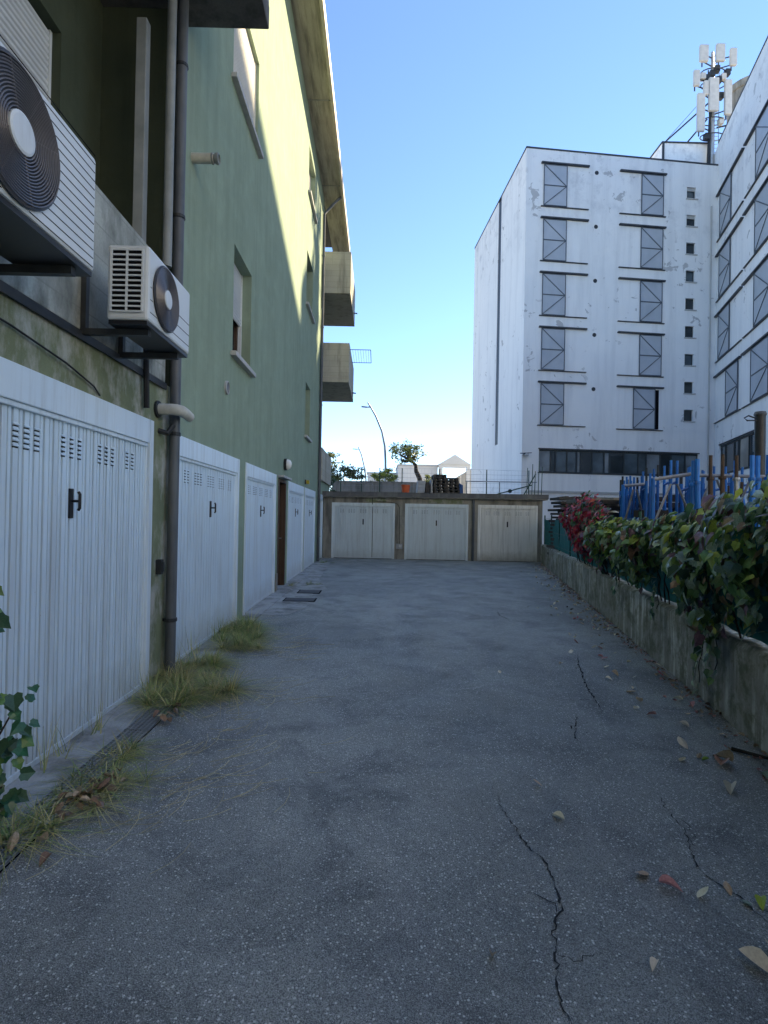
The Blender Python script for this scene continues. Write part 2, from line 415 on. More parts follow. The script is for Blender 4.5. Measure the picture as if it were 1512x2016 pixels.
# ================================================================== SETTING
MB().poly([(-500, -500, -.06), (500, -500, -.06), (500, 900, -.06), (-500, 900, -.06)]).build('ground', 'dirt', kind='structure')
MB().poly([(-60, -60, -.03), (60, -60, -.03), (60, -3, -.03), (-60, -3, -.03)]).build('fill_paving', 'pale_paving', kind='structure')  # added unseen paving behind the camera, bounces sun into the shaded yard
yard = MB().poly([(-2.05, -3.5, 0), (6.2, -3.5, 0), (6.2, 19.9, 0), (-2.05, 19.9, 0)]).build('asphalt_yard', 'asphalt', kind='structure')

# cracks in the asphalt, each an irregular thin strip
def crack(pts, w, seed, sub=True):
    rnd = random.Random(seed); mb = MB(); L = []
    P = [Vector((x, y, 0)) for x, y in pts]; fine = []
    for a, b in zip(P, P[1:]):
        n = max(2, int((b-a).length/.018))
        for i in range(n): fine.append(a.lerp(b, i/n)+Vector((rnd.uniform(-.009, .009), rnd.uniform(-.009, .009), 0)))
    fine.append(P[-1]); m = len(fine)
    for i, p in enumerate(fine):
        d = (fine[min(i+1, m-1)]-fine[max(0, i-1)]).normalized(); x = Vector((-d.y, d.x, 0))
        ww = w*.34*rnd.uniform(.15, 2.0)*min(1, 4*i/m+.15, 4*(m-1-i)/m+.15)
        L.append((p+x*ww/2, p-x*ww/2))
    for (a, b), (c, d) in zip(L, L[1:]):
        mb.quad(*[q+Vector((0, 0, .004)) for q in (a, c, d, b)])
    mb.build('crack', 'crack_dark', yard)
    if sub and m > 20:
        for j in range(3):
            p = fine[rnd.randrange(4, m-4)]; a = rnd.uniform(0, 6.28); L_ = rnd.uniform(.06, .16)
            crack([(p.x, p.y), (p.x+L_*.5*math.cos(a), p.y+L_*.5*math.sin(a)), (p.x+L_*math.cos(a+.5), p.y+L_*math.sin(a+.5))], w*.55, seed*7+j+50, False)
for i, (pts, w) in enumerate([
    ([(0.68, 3.03), (.66, 2.87), (.69, 2.71), (.71, 2.54), (.76, 2.41), (.75, 2.28), (.73, 2.13), (.67, 2.03), (.63, 1.87), (.6, 1.75), (.59, 1.5), (.55, 1.1)], .016),
    ([(1.57, 3.03), (1.53, 2.89), (1.52, 2.7), (1.47, 2.56), (1.41, 2.39), (1.42, 2.31), (1.47, 2.22), (1.5, 2.0)], .014),
    ([(2.25, 6.15), (2.09, 5.68), (2.0, 5.32), (1.89, 4.92), (1.84, 4.6), (1.78, 4.31)], .03),
    ([(1.56, 4.27), (1.46, 4.01), (1.37, 3.78), (1.4, 3.67)], .018),
    ([(1.43, 4.06), (1.41, 3.95)], .02),
    ([(1.95, 8.9), (1.9, 8.5), (1.98, 8.15)], .03), ([(2.0, 2.9), (2.2, 2.8), (2.5, 2.55)], .008)]): crack(pts, w, i)

# concrete apron under the left doors and drain channel
W = -1.95
ap = MB(); ap.box(W-.15, -1.70, -8, 18.3, -.05, .015)
ap.build('apron', 'apron_concrete', yard)
ap = MB().poly([(-1.70, 8.2, .004), (-1.32, 8.3, .004), (-1.12, 9.0, .004), (-1.25, 10.4, .004), (-1.0, 11.2, .004), (-1.35, 13, .004), (-1.45, 17.5, .004), (-1.70, 18, .004)]).build('concrete_patch', 'apron_concrete', yard)
gr = thing('drain_grating', 'galvanised drain grating strip along the foot of the garage doors', 'drain', (-1.62, 3, 0))
MB().box(-1.70, -1.53, -3, 4.75, -.02, .006).build('channel', 'dark_gap', gr)
for k in range(8):
    y0 = -3+k*.97; mb = MB()
    for i in range(6): mb.box(-1.695+i*.0315, -1.689+i*.0315, y0, y0+.955, .008, .022)
    n = 30
    for j in range(n): mb.bar((-1.695, y0+.955*j/n, .015), (-1.532, y0+.955*(j+.9)/n, .015), .006, .010)
    for j in range(n): mb.bar((-1.695, y0+.955*(j+.9)/n, .0145), (-1.532, y0+.955*j/n, .0145), .006, .010)
    mb.build('grate', 'galvanised', gr)
for x0, x1, y0, y1, lab in [(-1.52, -1.08, 10.55, 11.0, 'farther of the two rectangular iron covers near the brown door'), (-1.62, -1.06, 9.55, 9.95, 'nearer of the two rectangular iron covers near the brown door')]:
    m = thing('manhole_cover', lab, 'manhole cover', ((x0+x1)/2, (y0+y1)/2, 0), 'iron covers beside the garages')
    MB().box(x0, x1, y0, y1, -.01, .008).build('surround', 'dark_gap', m)
    MB().box(x0+.025, x1-.025, y0+.025, y1-.025, -.01, .012).build('lid', 'manhole_iron', m)

# ================================================================== LEFT APARTMENT BUILDING
LBf = Fr((W, 0), (0, 1), (1, 0))
apt = thing('apartment_building', 'green stuccoed apartment building with garage doors and deep concrete eaves', 'building', (W, 8, 0))
DOORS = [(2.36, 4.77, 2.28), (5.33, 7.72, 2.25), (8.11, 10.52, 2.25), (11.99, 14.46, 2.22), (14.69, 17.07, 2.22)]
SOF = 11.9
WIN = dict(A=(7.28, 8.28, 3.62, 5.05), B=(7.06, 8.50, 7.08, 8.42), C=(14.35, 15.75, 9.9, 11.12), D=(14.3, 15.6, 6.98, 8.36), E=(14.48, 15.45, 3.58, 4.98))
ops = [(a+.06, b-.06, 0, h-.06) for a, b, h in DOORS[1:]] + [(10.82, 11.68, 0, 2.2)] + list(WIN.values())
wl_ = MB(); wl_.wall(LBf, 5.2, 18.3, 0, SOF, 0, ops, .28); wl_.build('wall', 'green_stucco', apt)
w2 = MB(); w2.wall(LBf, -9, 5.2, 0, 2.66, 0, [(DOORS[0][0]+.06, DOORS[0][1]-.06, 0, DOORS[0][2]-.06)], .28); w2.build('ground_floor_wall', 'dirty_green_stucco', apt, label='dirty weathered stucco above the nearest garage door')
MB().box(-9, 5.0, -.16, .015, 2.66, 3.70, LBf).build('loggia_parapet', 'board_concrete', apt, bevel=.01, label='board-marked stained concrete parapet behind the air conditioners')
MB().box(-9, 5.0, .015, .03, 2.60, 2.655, LBf).build('drip_strip', 'dark_metal', apt)
MB().box(-9, 5.2, -.72, -.16, 2.66, 2.85, LBf).build('loggia_floor', 'grey_concrete', apt)
lw = MB(); LWIN = (3.05, 4.55, 3.45, 5.42)
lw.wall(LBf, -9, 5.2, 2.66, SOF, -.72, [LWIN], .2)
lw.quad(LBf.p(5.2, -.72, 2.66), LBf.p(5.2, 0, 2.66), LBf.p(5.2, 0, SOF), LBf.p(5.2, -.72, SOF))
lw.build('loggia_wall', 'loggia_stucco_shaded', apt)
for z in (6.24, 9.4):
    sl_ = MB(); sl_.box(-9, 5.4, -.72, .80, z, z+.22, LBf)
    s_ = sl_.build('balcony_slab', 'shaded_concrete', apt, bevel=.01)
    MB().box(-9, 5.395, .68, .795, z+.22, z+1.15, LBf).box(5.28, 5.395, .002, .68, z+.22, z+1.15, LBf).build('balcony_parapet', 'board_concrete', s_)
# interior blocks so that no light passes through the shell
MB().box(-9, 21.7, -9, -.95, 0, SOF, LBf).build('inner_core', 'dark_gap', apt)
# far loggia
fl = MB(); fl.wall(LBf, 18.3, 22, 0, 2.66, .0, [(18.36, 19.42, 0, 2.16)], .28)
fl.wall(LBf, 18.3, 22, 2.66, SOF, -.72); fl.quad(LBf.p(18.3, -.72, 2.66), LBf.p(18.3, 0, 2.66), LBf.p(18.3, 0, SOF), LBf.p(18.3, -.72, SOF))
fl.quad(LBf.p(22, -.95, 0), LBf.p(22, 0, 0), LBf.p(22, 0, 2.66), LBf.p(22, -.95, 2.66))
fl.build('far_loggia_wall', 'green_stucco', apt)
MB().box(18.45, 22, -.15, .06, 2.66, 3.75, LBf).build('far_parapet', 'balcony_concrete', apt, bevel=.01)
for z, zt in ((5.95, 7.27), (8.93, 10.33)):
    b = MB().box(18.5, 21.75, -.72, .90, z, z+.2, LBf).build('balcony_slab', 'balcony_concrete', apt, bevel=.01)
    mb = MB(); mb.box(18.5, 18.62, .004, .90, z+.2, zt, LBf); mb.box(18.62, 21.63, .78, .90, z+.2, zt, LBf); mb.box(21.63, 21.75, .004, .90, z+.2, zt, LBf)
    mb.build('balcony_parapet', 'balcony_concrete', b, bevel=.008)
    MB().tube([LBf.p(20.6, .9, z+.12), LBf.p(20.6, 1.05, z+.10)], .025).build('spout', 'pipe_grey', b)
# clothes rack on the lower far balcony
rk = thing('clothes_airer', 'thin wire clothes airer reaching out from the lower far balcony', 'clothes airer', LBf.p(19.4, .9, 6.9))
mb = MB()
for dy in (0, 1.5):
    mb.tube([LBf.p(19.0+dy, .88, 7.2-.02*dy), LBf.p(19.0+dy, 1.6, 7.2-.02*dy)], .012, 6)
mb.tube([LBf.p(19.0, 1.6, 7.2), LBf.p(20.5, 1.6, 7.17)], .012, 6)
mb.build('arm', 'dark_metal', rk)
mb = MB()
for k in range(7): mb.tube([LBf.p(19.0, .98+k*.09, 7.2), LBf.p(20.5, .98+k*.09, 7.17)], .005, 4)
mb.build('wire', 'galvanised', rk)
# roof and eaves
ev = MB().box(-9, 21.8, -.02, .58, SOF, SOF+.16, LBf).build('eaves', 'soffit_concrete', apt)
jm = MB()
for y in (6.6, 10.2, 13.8, 17.4): jm.box(y, y+.03, 0, .58, SOF-.012, SOF-.002, LBf)
jm.build('soffit_joint', 'grey_concrete', ev)
MB().box(-9, 21.9, .58, .66, SOF-.06, SOF+.22, LBf).build('gutter', 'gutter_metal', apt, bevel=.02)
MB().box(-9, 21.8, -9, .60, SOF+.162, SOF+.34, LBf).build('roof', 'coping_metal', apt)

# garage doors -----------------------------------------------------------------
def garage_door(parent, fr, a, b, h, paint, frame, handle=True, ribs=24, inner=-.035, top=.20, slotset=True, hx=.5, label=None, hz=1.56):
    side = .075
    l0, l1, zt = a+side, b-side, h-top
    mb = MB(); w = (l1-l0)/ribs; prof = []
    for i in range(ribs):
        u = l0+i*w
        prof += [(u, -.022), (u+w*.012, .014), (u+w*.44, .014), (u+w*.46, -.002), (u+w*.53, -.002), (u+w*.55, .014), (u+w*.80, .014), (u+w*.812, -.022)]
    prof.append((l1, 0)); z0 = .035
    n = len(prof)
    vs = [fr.p(u, inner+d, z) for z in (z0, zt) for u, d in prof]
    mb.add(vs, [(i, i+1, n+i+1, n+i) for i in range(n-1)])
    leaf = mb.build('garage_door', paint, parent, label=label)
    mb = MB(); t = .018
    mb.box(a, l0, -.13, t, 0, h, fr); mb.box(l1, b, -.13, t, 0, h, fr); mb.box(l0, l1, -.13, t-.003, zt, h, fr)
    mb.box(l0, l0+.02, inner-.01, inner+.03, .02, zt, fr); mb.box(l1-.02, l1, inner-.01, inner+.03, .02, zt, fr); mb.box(l0, l1, inner-.01, inner+.035, zt-.03, zt, fr)
    mb.build('frame', frame, leaf, bevel=.006)
    MB().box(l0, l1, inner-.02, inner+.025, .018, .05, fr).build('bottom_rail', frame, leaf)
    if slotset:
        for g in range(5):
            c = l0+(g+.5)*(l1-l0)/5 + (.12 if g == 0 else -.12 if g == 4 else 0)
            cols = (-1, 0, 1) if 0 < g < 4 else ((-1, 0) if g == 0 else (0, 1))
            mb = MB(); mh = MB()
            for k in cols:
                for r in range(5):
                    u = c+k*w*1.0; z = zt-.13-r*.029
                    mb.box(u-.021, u+.021, inner+.010, inner+.0155, z, z+.007, fr)
                    mh.add([fr.p(u-.026, inner+.014, z+.022), fr.p(u+.026, inner+.014, z+.022), fr.p(u+.024, inner+.022, z+.010), fr.p(u-.024, inner+.022, z+.010)], [(0, 1, 2, 3)])
            b0 = len(mb.v); mb.v += mh.v; mb.f += [tuple(i+b0 for i in f) for f in mh.f]; mb.mi += [1]*len(mh.f)
            mb.build('louvre_vent', ['dark_gap', paint], leaf, kind='stuff')
    if handle:
        c = l0+(l1-l0)*hx; z = hz
        mb = MB(); mb.box(c-.022, c+.022, inner+.008, inner+.026, z-.11, z+.08, fr)
        p = fr.p(c, inner, z+.02)
        mb.tube([fr.p(c, inner+.025, z+.0), fr.p(c, inner+.074, z+.0)], .009, 8)
        mb.tube([fr.p(c, inner+.066, z+.06), fr.p(c, inner+.076, z+.045), fr.p(c, inner+.076, z-.045), fr.p(c, inner+.066, z-.06)], .010, 8)
        mb.build('handle', 'black_plastic', leaf, bevel=.004)
    MB().box(a, b, -.20, -.15, 0, h-.07, fr).build('backing', 'dark_gap', leaf)
    return leaf
for i, (a, b, h) in enumerate(DOORS):
    garage_door(apt, LBf, a, b, h, 'door_paint_sky_tint', 'frame_paint', ribs=24)
garage_door(apt, LBf, 18.30, 19.45, 2.2, 'door_paint_grey', 'frame_paint', ribs=10, slotset=False, handle=False)
# brown entrance door
bd = MB().box(10.87, 11.63, -.16, -.11, .03, 2.14, LBf).build('entrance_door', 'brown_wood', apt, label='narrow dark brown wooden entrance door')
mb = MB(); mb.box(10.80, 10.87, -.2, .012, 0, 2.2, LBf); mb.box(11.63, 11.70, -.2, .012, 0, 2.2, LBf); mb.box(10.87, 11.63, -.2, .010, 2.14, 2.2, LBf); mb.build('frame', 'brown_wood', bd, bevel=.004)
MB().box(10.95, 11.25, -.115, -.10, .2, 1.0, LBf).box(10.95, 11.25, -.115, -.10, 1.15, 2.0, LBf).box(11.32, 11.56, -.115, -.10, .2, 1.0, LBf).box(11.32, 11.56, -.115, -.10, 1.15, 2.0, LBf).build('door_panel', 'brown_wood', bd, bevel=.006)
MB().tube([LBf.p(11.58, -.11, 1.0), LBf.p(11.58, -.06, 1.0), LBf.p(11.50, -.06, 1.0)], .01).build('door_handle', 'galvanised', bd)
MB().box(10.74, 11.74, .0, .12, 2.215, 2.26, LBf).build('door_canopy', 'sill_stone', apt, bevel=.005)
MB().box(10.66, 10.80, 0, .02, 0, .35, LBf).build('stone_base', 'grey_concrete', apt)

# windows ---------------------------------------------------------------------
def window(o, shut, mat='shutter_pvc', fm='brown_wood', dep=.22, sill=True, slats_sep=False, fr=LBf, base=0, gl='glass_dark'):
    a, b, c, d = o; n = base-dep
    mb = MB(); t = .06
    mb.box(a, a+t, n-.04, n+.03, c, d, fr); mb.box(b-t, b, n-.04, n+.03, c, d, fr); mb.box(a+t, b-t, n-.04, n+.03, c, c+t, fr); mb.box(a+t, b-t, n-.04, n+.03, d-t, d, fr)
    mb.box((a+b)/2-.045, (a+b)/2+.045, n-.035, n+.035, c+t, d-t, fr)
    wf = mb.build('window', fm, apt, bevel=.004)
    MB().box(a+t, b-t, n-.02, n-.01, c+t, d-t, fr).build('pane', gl, wf)
    if shut > 0:
        z0 = d-(d-c)*shut; pitch = .052; k = int((d-z0)/pitch)
        mb = MB()
        for i in range(k):
            z = d-(i+1)*pitch; s = MB() if slats_sep else mb
            s.add([fr.p(u, nn, zz) for u in (a+.02, b-.02) for nn, zz in ((n+.06, z+.004), (n+.075, z+.015), (n+.078, z+.032), (n+.066, z+.050), (n+.055, z+.050), (n+.055, z+.004))],
                  [(j, (j+1) % 6, 6+(j+1) % 6, 6+j) for j in range(6)]+[(0, 1, 2, 3, 4, 5), (6, 7, 8, 9, 10, 11)])
            if slats_sep: s.build('slat', mat, wf)
        if not slats_sep: mb.build('roller_shutter', mat, wf)
        MB().box(a, a+.03, n+.035, n+.085, c, d, fr).box(b-.03, b, n+.035, n+.085, c, d, fr).build('shutter_guide', mat, wf)
    if sill:
        mb = MB(); mb.box(a-.09, b+.09, base-.0, base+.075, c-.065, c-.004, fr); mb.box(a+.002, b-.002, n+.03, base, c-.01, c+.012, fr)
        mb.build('sill', 'sill_stone', wf, bevel=.004)
    return wf
window(WIN['A'], .55)
window(WIN['B'], 1.0, 'shutter_cream', 'shutter_cream', dep=.13)
window(WIN['C'], .55, 'shutter_cream')
window(WIN['D'], .0, gl='glass_blue'); window(WIN['E'], .35)
window(LWIN, .97, 'shutter_pvc', 'brown_wood', .16, False, True, base=-.72)

# drainpipes and wall fittings of the building
mb = MB(); mb.tube([(W+.07, 5.10, 0), (W+.07, 5.10, 6.24)], .048, 14)
mb.build('drainpipe', 'pipe_grey', apt, smooth=True, label='dark grey drainpipe at the near corner of the green wall')
mb = MB()
for z in (.5, 2.2, 4.2, 5.6): mb = MB(); mb.lathe((W+.07, 5.10, z), (0, 0, 1), [(.053, 0), (.056, .004), (.056, .03), (.053, .034)], 14); mb.box(W, W+.04, 5.085, 5.115, z+.005, z+.03); mb.build('pipe_clamp', 'dark_metal', apt)
MB().box(5.205, 5.235, .0, 0.012, 2.66, 6.24, LBf).build('corner_trim', 'pipe_light', apt)
MB().box(4.86, 4.95, -.25, -.16, 3.70, 5.85, LBf).build('loggia_post', 'pipe_light', apt, bevel=.006)
MB().tube([(W+.02, 4.97, 3.7), (W+.02, 4.97, 6.24)], .04, 12).build('loggia_pipe', 'pipe_light', apt, smooth=True)
mb = MB(); mb.tube([(W+.06, 17.72, 0), (W+.06, 17.72, SOF-.75), (W+.16, 17.76, SOF-.6), (W+.48, 17.95, SOF-.12), (W+.56, 18, SOF-.04)], .045, 10)
mb.build('drainpipe', 'pipe_grey', apt, smooth=True, label='grey drainpipe at the far end of the green wall')
mb = MB()
for z in (.8, 2.6, 5, 7.5, 9.8): MB().box(W, W+.12, 17.70, 17.74, z, z+.03).build('pipe_clamp', 'galvanised', apt)
fl = thing('flue_pipe', 'pale curved flue pipe sticking out beside the grey drainpipe', 'flue pipe', (W, 4.86, 2.36))
MB().tube([(W-.02, 4.86, 2.40), (W+.13, 4.86, 2.40), (W+.17, 4.88, 2.40), (W+.19, 4.92, 2.40), (W+.19, 5.05, 2.395), (W+.18, 5.17, 2.39)], [.05, .05, .05, .05, .048, .046], 12).build('pipe', 'pipe_pale', fl, smooth=True)
MB().lathe((W, 4.86, 2.40), (1, 0, 0), [(.0, .002), (.075, .002), (.075, .02), (.05, .025)], 16).build('collar', 'dark_metal', fl)
MB().tube([(W, 4.9, 2.22), (W+.07, 4.93, 2.2), (W+.1, 4.98, 2.28)], .025, 8).build('bracket', 'dark_metal', fl)
st = thing('vent_stub', 'short pale exhaust pipe stub high on the green wall', 'vent pipe', (W, 5.62, 5.1))
MB().tube([(W, 5.62, 5.10), (W+.22, 5.62, 5.10)], .05, 14).build('pipe', 'pipe_pale', st, smooth=True)
MB().lathe((W+.2, 5.62, 5.10), (1, 0, 0), [(.03, 0), (.056, .0), (.056, .015), (.042, .02), (.042, .035), (.056, .04), (.056, .07), (.04, .075), (.035, .03)], 16).build('cap', 'pipe_light', st)
vt = thing('wall_vent', 'round grey vent cover on the green wall', 'vent', (W, 7.02, 3.08))
MB().lathe((W, 7.02, 3.09), (1, 0, 0), [(.085, 0), (.085, .025), (.068, .03), (.066, .012), (.0, .012)], 24).build('ring', 'sill_stone', vt)
mb = MB()
for k in range(-4, 5): mb.box(W+.013, W+.022, 7.02-.062*math.cos(k/5), 7.02+.062*math.cos(k/5), 3.09+k*.013, 3.095+k*.013)
mb.build('grille', 'galvanised', vt)
bl = thing('bulkhead_lamp', 'round black bulkhead lamp with white dome above the brown door', 'wall lamp', (W, 11.45, 2.5))
MB().lathe((W, 11.45, 2.53), (1, 0, 0), [(.0, .001), (.12, .001), (.125, .05), (.11, .06)], 24).build('base', 'black_plastic', bl)
MB().lathe((W, 11.45, 2.53), (1, 0, 0), [(.108, .055), (.105, .09), (.085, .125), (.05, .145), (.0, .152)], 24).build('dome', 'opal_glass', bl, smooth=2)
yl = thing('warning_lamp', 'small yellow lamp on the wall above the farther garage doors', 'wall lamp', (W, 14.85, 2.33))
MB().box(W, W+.10, 14.78, 14.92, 2.32, 2.42).build('body', 'yellow_plastic', yl, bevel=.01)
MB().box(W, W+.03, 14.66, 14.78, 2.31, 2.43).build('base', 'black_plastic', yl, bevel=.005)
lb = thing('door_stop', 'small dark latch box on the wall beside the drainpipe', 'latch', (W, 4.93, .98))
MB().box(W, W+.05, 4.90, 4.96, .95, 1.08).box(W+.05, W+.06, 4.91, 4.95, .97, 1.06).build('body', 'dark_metal', lb, bevel=.004)
cb = MB().tube([(W+.01, 2.2, 2.5), (W+.02, 2.9, 2.46), (W+.03, 3.4, 2.40), (W+.02, 3.75, 2.34), (W+.01, 3.85, 2.30)], .006, 6).build('cable', 'cable', label='thin black cable sagging above the nearest garage door', cat='cable')

# air conditioners -----------------------------------------------------------
def air_con(name, label, y0, y1, z0, z1, xf, depth, fy, fz, fr_, lines, side_grille):
    t = thing(name, label, 'air conditioner', (xf-depth/2, (y0+y1)/2, z0))
    MB().box(xf-depth, xf, y0, y1, z0+.02, z1).build('casing', 'ac_white', t, bevel=.018)
    MB().box(xf-depth+.01, xf-.01, y0+.01, y1-.01, z0-.005, z0+.02).build('base_tray', 'black_plastic', t)
    # fan opening and wire guard
    MB().lathe((xf, fy, fz), (1, 0, 0), [(0, .002), (fr_*1.0, .002), (fr_*1.04, .012), (fr_*1.0, .016), (fr_*.97, .004)], 48).build('fan_opening', 'ac_grille', t)
    mb = MB(); n = 15
    for i in range(n):
        r = fr_*(.34+.64*i/(n-1))
        mb.tube([(xf+.02-.000*i, fy+r*math.cos(2*math.pi*k/40), fz+r*math.sin(2*math.pi*k/40)) for k in range(40)], .0028, 5, closed=True)
    for k in range(8):
        a = k*math.pi/4+.3; mb.tube([(xf+.017, fy+fr_*.28*math.cos(a), fz+fr_*.28*math.sin(a)), (xf+.017, fy+fr_*math.cos(a), fz+fr_*math.sin(a))], .003, 5)
    mb.build('fan_guard', 'ac_wire', t, kind='stuff')
    MB().lathe((xf+.012, fy, fz), (1, 0, 0), [(fr_*.30, 0), (fr_*.30, .012), (fr_*.26, .016), (0, .017)], 32).build('hub', 'ac_white', t)
    mb = MB()
    for z in lines:
        for a, b in ((y0+.03, fy), (fy, y1-.02)):
            dz = abs(z-fz)
            if dz < fr_*1.05:
                w = math.sqrt((fr_*1.06)**2-dz*dz)
                a, b = (a, fy-w) if b == fy else (fy+w, b)
            if b-a > .01: MB().box(xf-.001, xf+.0012, a, b, z-.0022, z+.0022).build('front_groove', 'dark_gap', t)
    if side_grille:
        x0, x1 = xf-depth+.03, xf-.035; za, zb = z0+.07, z1-.035
        MB().box(x0, x1, y0-.004, y0+.002, za, zb).build('side_opening', 'dark_gap', t)
        mb = MB(); k = 12
        for i in range(k+1): z = za+(zb-za)*i/k; mb.box(x0, x1, y0-.012, y0-.004, z-.005, z+.005)
        for x in (x0, (x0+x1)/2, x1): mb.box(x-.006, x+.006, y0-.014, y0-.003, za, zb)
        mb.build('side_grille', 'ac_white', t)
    for y in (y0+.12, y1-.12):
        mb = MB(); mb.box(W+.015, xf-.04, y-.02, y+.02, z0-.045, z0-.006); mb.box(W+.016, W+.05, y-.02, y+.02, z0-.006, z0+(.35 if y0 > 3 else .02)); mb.build('bracket', 'dark_metal', t)
    return t
air_con('air_conditioner', 'large white air conditioner with big round fan at the left edge', 1.84, 2.80, 2.68, 3.27, -1.45, .33, 2.19, 2.985, .262, [2.72+.043*i for i in range(14)], True)
air_con('air_conditioner', 'smaller white air conditioner beside the drainpipe with open side grille', 3.47, 4.23, 2.68, 3.17, -1.46, .26, 3.74, 2.93, .205, [2.76, 2.84, 2.92], True)
pb = thing('hose_bundle', 'dark pipe bundle behind the smaller air conditioner', 'pipe', (W+.05, 4.2, 2.5))
MB().tube([(W+.04, 4.55, 2.35), (W+.05, 4.5, 2.75), (W+.12, 4.33, 2.85)], .025, 8).build('hose', 'black_plastic', pb)

# ================================================================== BACK GARAGE ROW
GA = Vector((-1.92, 19.5)); GB = Vector((5.68, 19.05)); gu = (GB-GA).normalized()
BG = Fr(GA, gu, (gu.y, -gu.x)); GL = (GB-GA).length
gar = thing('garage_row', 'low concrete block of three garages closing the yard', 'garage', (1.9, 19.3, 0))
bd_ = [(.30, 2.52), (2.87, 5.07), (5.40, 7.45)]
mb = MB(); mb.wall(BG, 0, GL, 0, 2.14, 0, [(a+.05, b-.05, 0, 1.90) for a, b in bd_], .25)
mb.quad(BG.p(GL, 0, 0), BG.p(GL, -5.5, 0), BG.p(GL, -5.5, 2.14), BG.p(GL, 0, 2.14)); mb.quad(BG.p(0, 0, 0), BG.p(0, -5.5, 0), BG.p(0, -5.5, 2.14), BG.p(0, 0, 2.14)); mb.quad(BG.p(0, -5.5, 0), BG.p(GL, -5.5, 0), BG.p(GL, -5.5, 2.14), BG.p(0, -5.5, 2.14))
mb.build('wall', 'garage_concrete', gar)
MB().box(-.06, GL+.14, -5.6, .17, 2.14, 2.30, BG).build('roof_slab', 'grey_concrete', gar, bevel=.01)
MB().box(-.08, GL+.16, .171, .19, 2.17, 2.32, BG).box(-.08, GL+.16, -5.6, .19, 2.302, 2.33, BG).build('roof_edge', 'roof_edge_dark', gar)
for i, ((a, b), p) in enumerate(zip(bd_, ('door_paint_grey', 'door_paint_grey', 'door_paint_cream'))):
    garage_door(gar, BG, a, b, 1.95, p, p, ribs=24, top=.10, hz=1.30, label=['dull grey garage door with a rusty streak and a split leaf', None, 'cream garage door with rusty bottom edge'][i])
MB().box(1.73, 1.745, -.018, -.012, .03, 1.84, BG).build('door_split', 'dark_gap', gar)
mb = MB(); mb.tube([BG.p(5.24, .05, 0), BG.p(5.24, .05, 2.13)], .045, 10); mb.build('drainpipe', 'pipe_grey', gar, smooth=True)
mb = MB(); mb.tube([BG.p(1.73, .02, 2.14), BG.p(1.73, .02, 1.9)], .012, 6); mb.tube([BG.p(1.8, .015, 2.02), BG.p(2.4, .015, 1.98), BG.p(2.6, .015, 1.93), BG.p(2.68, .015, 1.8), BG.p(2.70, .015, .5)], .009, 6); mb.build('conduit', 'cable', gar)
MB().box(2.58, 2.80, .0, .05, .36, .54, BG).build('junction_box', 'galvanised', gar, bevel=.006)
MB().box(2.68, 2.77, .05, .056, .42, .51, BG).build('junction_cover', 'antenna_grp', gar)
for a, b in ((1.5, 2.2), (3.7, 4.9)): MB().box(a, b, .001, .006, 1.975, 2.12, BG).build('plaster_patch', 'dirty_green_stucco', gar)

# things kept on the garage roof
RZ = 2.33
bk = thing('bucket', 'orange plastic bucket standing on the garage roof', 'bucket', (1.0, 20.3, RZ))
MB().lathe((1.0, 20.3, RZ), (0, 0, 1), [(0, 0), (.13, 0), (.165, .3), (.175, .3), (.175, .325), (.155, .325), (.125, .02), (0, .02)], 20).build('body', 'orange_plastic', bk, smooth=True)
MB().tube([(1.0+.17*math.cos(a), 20.3, RZ+.3+.10*math.sin(a)) for a in [math.pi*i/8 for i in range(9)]], .006, 5).build('handle', 'galvanised', bk)
def pallet(x, y, z, w, d, h, label, group, rz):
    t = thing('pallet', label, 'pallet', (x, y, z), group); t.rotation_euler.z = rz
    f = Fr((x, y, z), (1, 0), (0, 1))
    for i in range(5): MB().box(-w/2, w/2, -d/2+i*(d-.1)/4, -d/2+.1+i*(d-.1)/4, h-.022, h, f).build('deck_board', 'timber_dark', t)
    for i in range(3): MB().box(-w/2+i*(w-.09)/2, -w/2+.09+i*(w-.09)/2, -d/2, d/2, .02, h-.023, f).build('bearer', 'timber_dark', t)
    for q in (-d/2, d/2-.1): MB().box(-w/2, w/2, q, q+.1, 0, .02, f).build('bottom_board', 'timber_dark', t)
for c, (x, nn) in enumerate(((2.40, 7), (2.88, 6))):
    for k in range(nn):
        pallet(x+random.uniform(-.025, .025), 21.8, RZ+k*.118, .5, .8, .112, ['bottom', 'second', 'third', 'fourth', 'fifth', 'sixth', 'seventh'][k]+(' dark pallet counted upwards in the left stack on the garage roof', ' dark pallet counted upwards in the right stack on the garage roof')[c], ('left pallet stack', 'right pallet stack')[c], random.uniform(-.04, .04))
pbk = thing('wrapped_load', 'pale wrapped blocks standing left of the pallets on the garage roof', 'blocks', (1.72, 21.8, RZ))
mb = MB()
for r in range(4): mb.box(1.50+.01*r, 1.80+.01*r, 21.5, 22.1, RZ+r*.145, RZ+r*.145+.138)
mb.build('block', 'pale_block', pbk, bevel=.012)
MB().box(1.84, 2.0, 21.55, 22.1, RZ, RZ+.52).build('dark_pack', 'timber_dark', pbk, bevel=.02)
MB().box(2.04, 2.12, 21.5, 22.1, RZ, RZ+.62).build('side_board', 'pale_block', pbk, bevel=.01)
tb = MB(); 
for k in range(6): tb.add([(3.16+.05*math.sin(k*1.3), 21.45+.12*k, RZ), (3.30, 21.45+.12*k, RZ), (3.28, 21.45+.12*k, RZ+.42+.03*math.sin(k*2)), (3.14, 21.45+.12*k, RZ+.47+.03*math.cos(k))], [])
tb.f = [(i*4+j, i*4+(j+1) % 4, i*4+4+(j+1) % 4, i*4+4+j) for i in range(5) for j in range(4)]+[(0, 1, 2, 3), (20, 21, 22, 23)]; tb.mi = [0]*len(tb.f)
